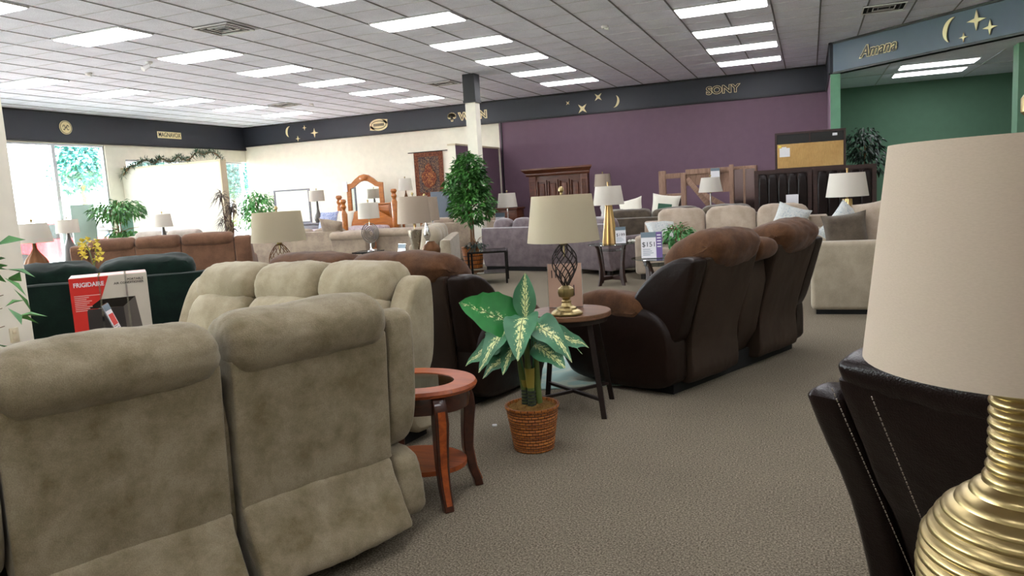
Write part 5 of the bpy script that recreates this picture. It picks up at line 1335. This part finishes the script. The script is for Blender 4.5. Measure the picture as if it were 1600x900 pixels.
# ================================================================ outside the windows
bm = B(); box2(bm, -90, XL - .3, -60, 90, -.25, -.15); o = obj('parking_lot', bm, M['asphalt'], None, smooth=False); o['kind'] = 'structure'
bm = B(); box2(bm, -90, -50, -60, 90, -.15, -.05); o = obj('grass_verge', bm, M['grass'], None, smooth=False); o['kind'] = 'structure'
def car(lab, x, y, rz, mat):
    t = thing('car', lab, 'car', (x, y, -.15), rz)
    bm = B(); p = chaikin([(-2.2, .35), (-2.25, .75), (-2.1, .95), (-1.3, 1.0), (1.0, .98), (2.0, .85), (2.25, .65), (2.2, .35)], 2)
    prism(bm, p, -.85, .85, rot90); bmesh.ops.bevel(bm, geom=[e for e in bm.edges if abs(e.verts[0].co.y - e.verts[1].co.y) < 1e-4], offset=.06, segments=2, affect='EDGES'); obj('body', bm, mat, t)
    bm = B(); prism(bm, [(-1.6, .97), (-1.1, 1.42), (.1, 1.45), (.9, .96)], -.70, .70, rot90); obj('windscreen_and_windows', bm, M['black'], t, smooth=False)
    bm = B(); prism(bm, [(-1.15, 1.40), (-1.0, 1.46), (.05, 1.48), (.2, 1.42)], -.68, .68, rot90); obj('roof', bm, mat, t)
    for sx in (-1.4, 1.4):
        for sy in (-1, 1):
            bm = B(); lathe(bm, [(.2, -.1), (.32, -.1), (.33, 0), (.32, .1), (.2, .1)], 24); bmesh.ops.transform(bm, matrix=Matrix.Translation((sx, sy * .78, .33)) @ Matrix.Rotation(R(90), 4, 'X'), verts=bm.verts); obj('wheel', bm, M['black'], t)
car('red car parked nearest outside the shop window', -21.5, 16.2, R(80), M['carred'])
car('blue car parked behind the red one outside the window', -25.5, 20.2, R(100), M['carblue'])
car('second red car farther left outside the window', -23.5, 10.6, R(95), M['carred'])
for i, (x, y, h, lb) in enumerate(((-62, 50, 11, 'large street tree left of the window mullion outside'), (-66, 62, 10, 'street tree right of the window mullion outside'), (-60, 38, 8, 'street tree at the left edge of the window view'), (-68, 76, 9, 'far street tree behind the display panel outside'))):
    t = thing('street_tree', lb, 'tree', (x, y, -.05)); rnd = random.Random(90 + i)
    bm = B(); tube(bm, [(0, 0, 0), (.1, 0, h * .3), (0, 0, h * .6)], [.3, .22, .12], 10); obj('trunk', bm, M['trunk'], t)
    bm = B()
    for c in ((0, 0, h * .62), (-1.6, .6, h * .5), (1.5, -.5, h * .52), (0, .5, h * .8)): crown(bm, c, (2.2, 2.2, 1.7), 420, .6, .4, rnd, .3, .3)
    obj('foliage', bm, M['treeo'], t, smooth=False)

t = thing('refrigerator', 'white refrigerator in the green alcove, only its top showing above the foreground shade', 'appliance', (3.35, 17.4, 0))
bm = B(); box2(bm, -.40, .40, -.35, .35, .03, 1.90, bev=.02); obj('cabinet', bm, M['white'], t)
for z0, z1 in ((.1, 1.25), (1.27, 1.88)):
    bm = B(); box2(bm, -.39, .39, -.40, -.355, z0, z1, bev=.015); d_ = obj('door', bm, M['white'], t)
    bm = B(); box2(bm, .30, .33, -.44, -.40, (z0 + z1) / 2 - .15, (z0 + z1) / 2 + .15, bev=.008); obj('handle', bm, M['white'], d_)
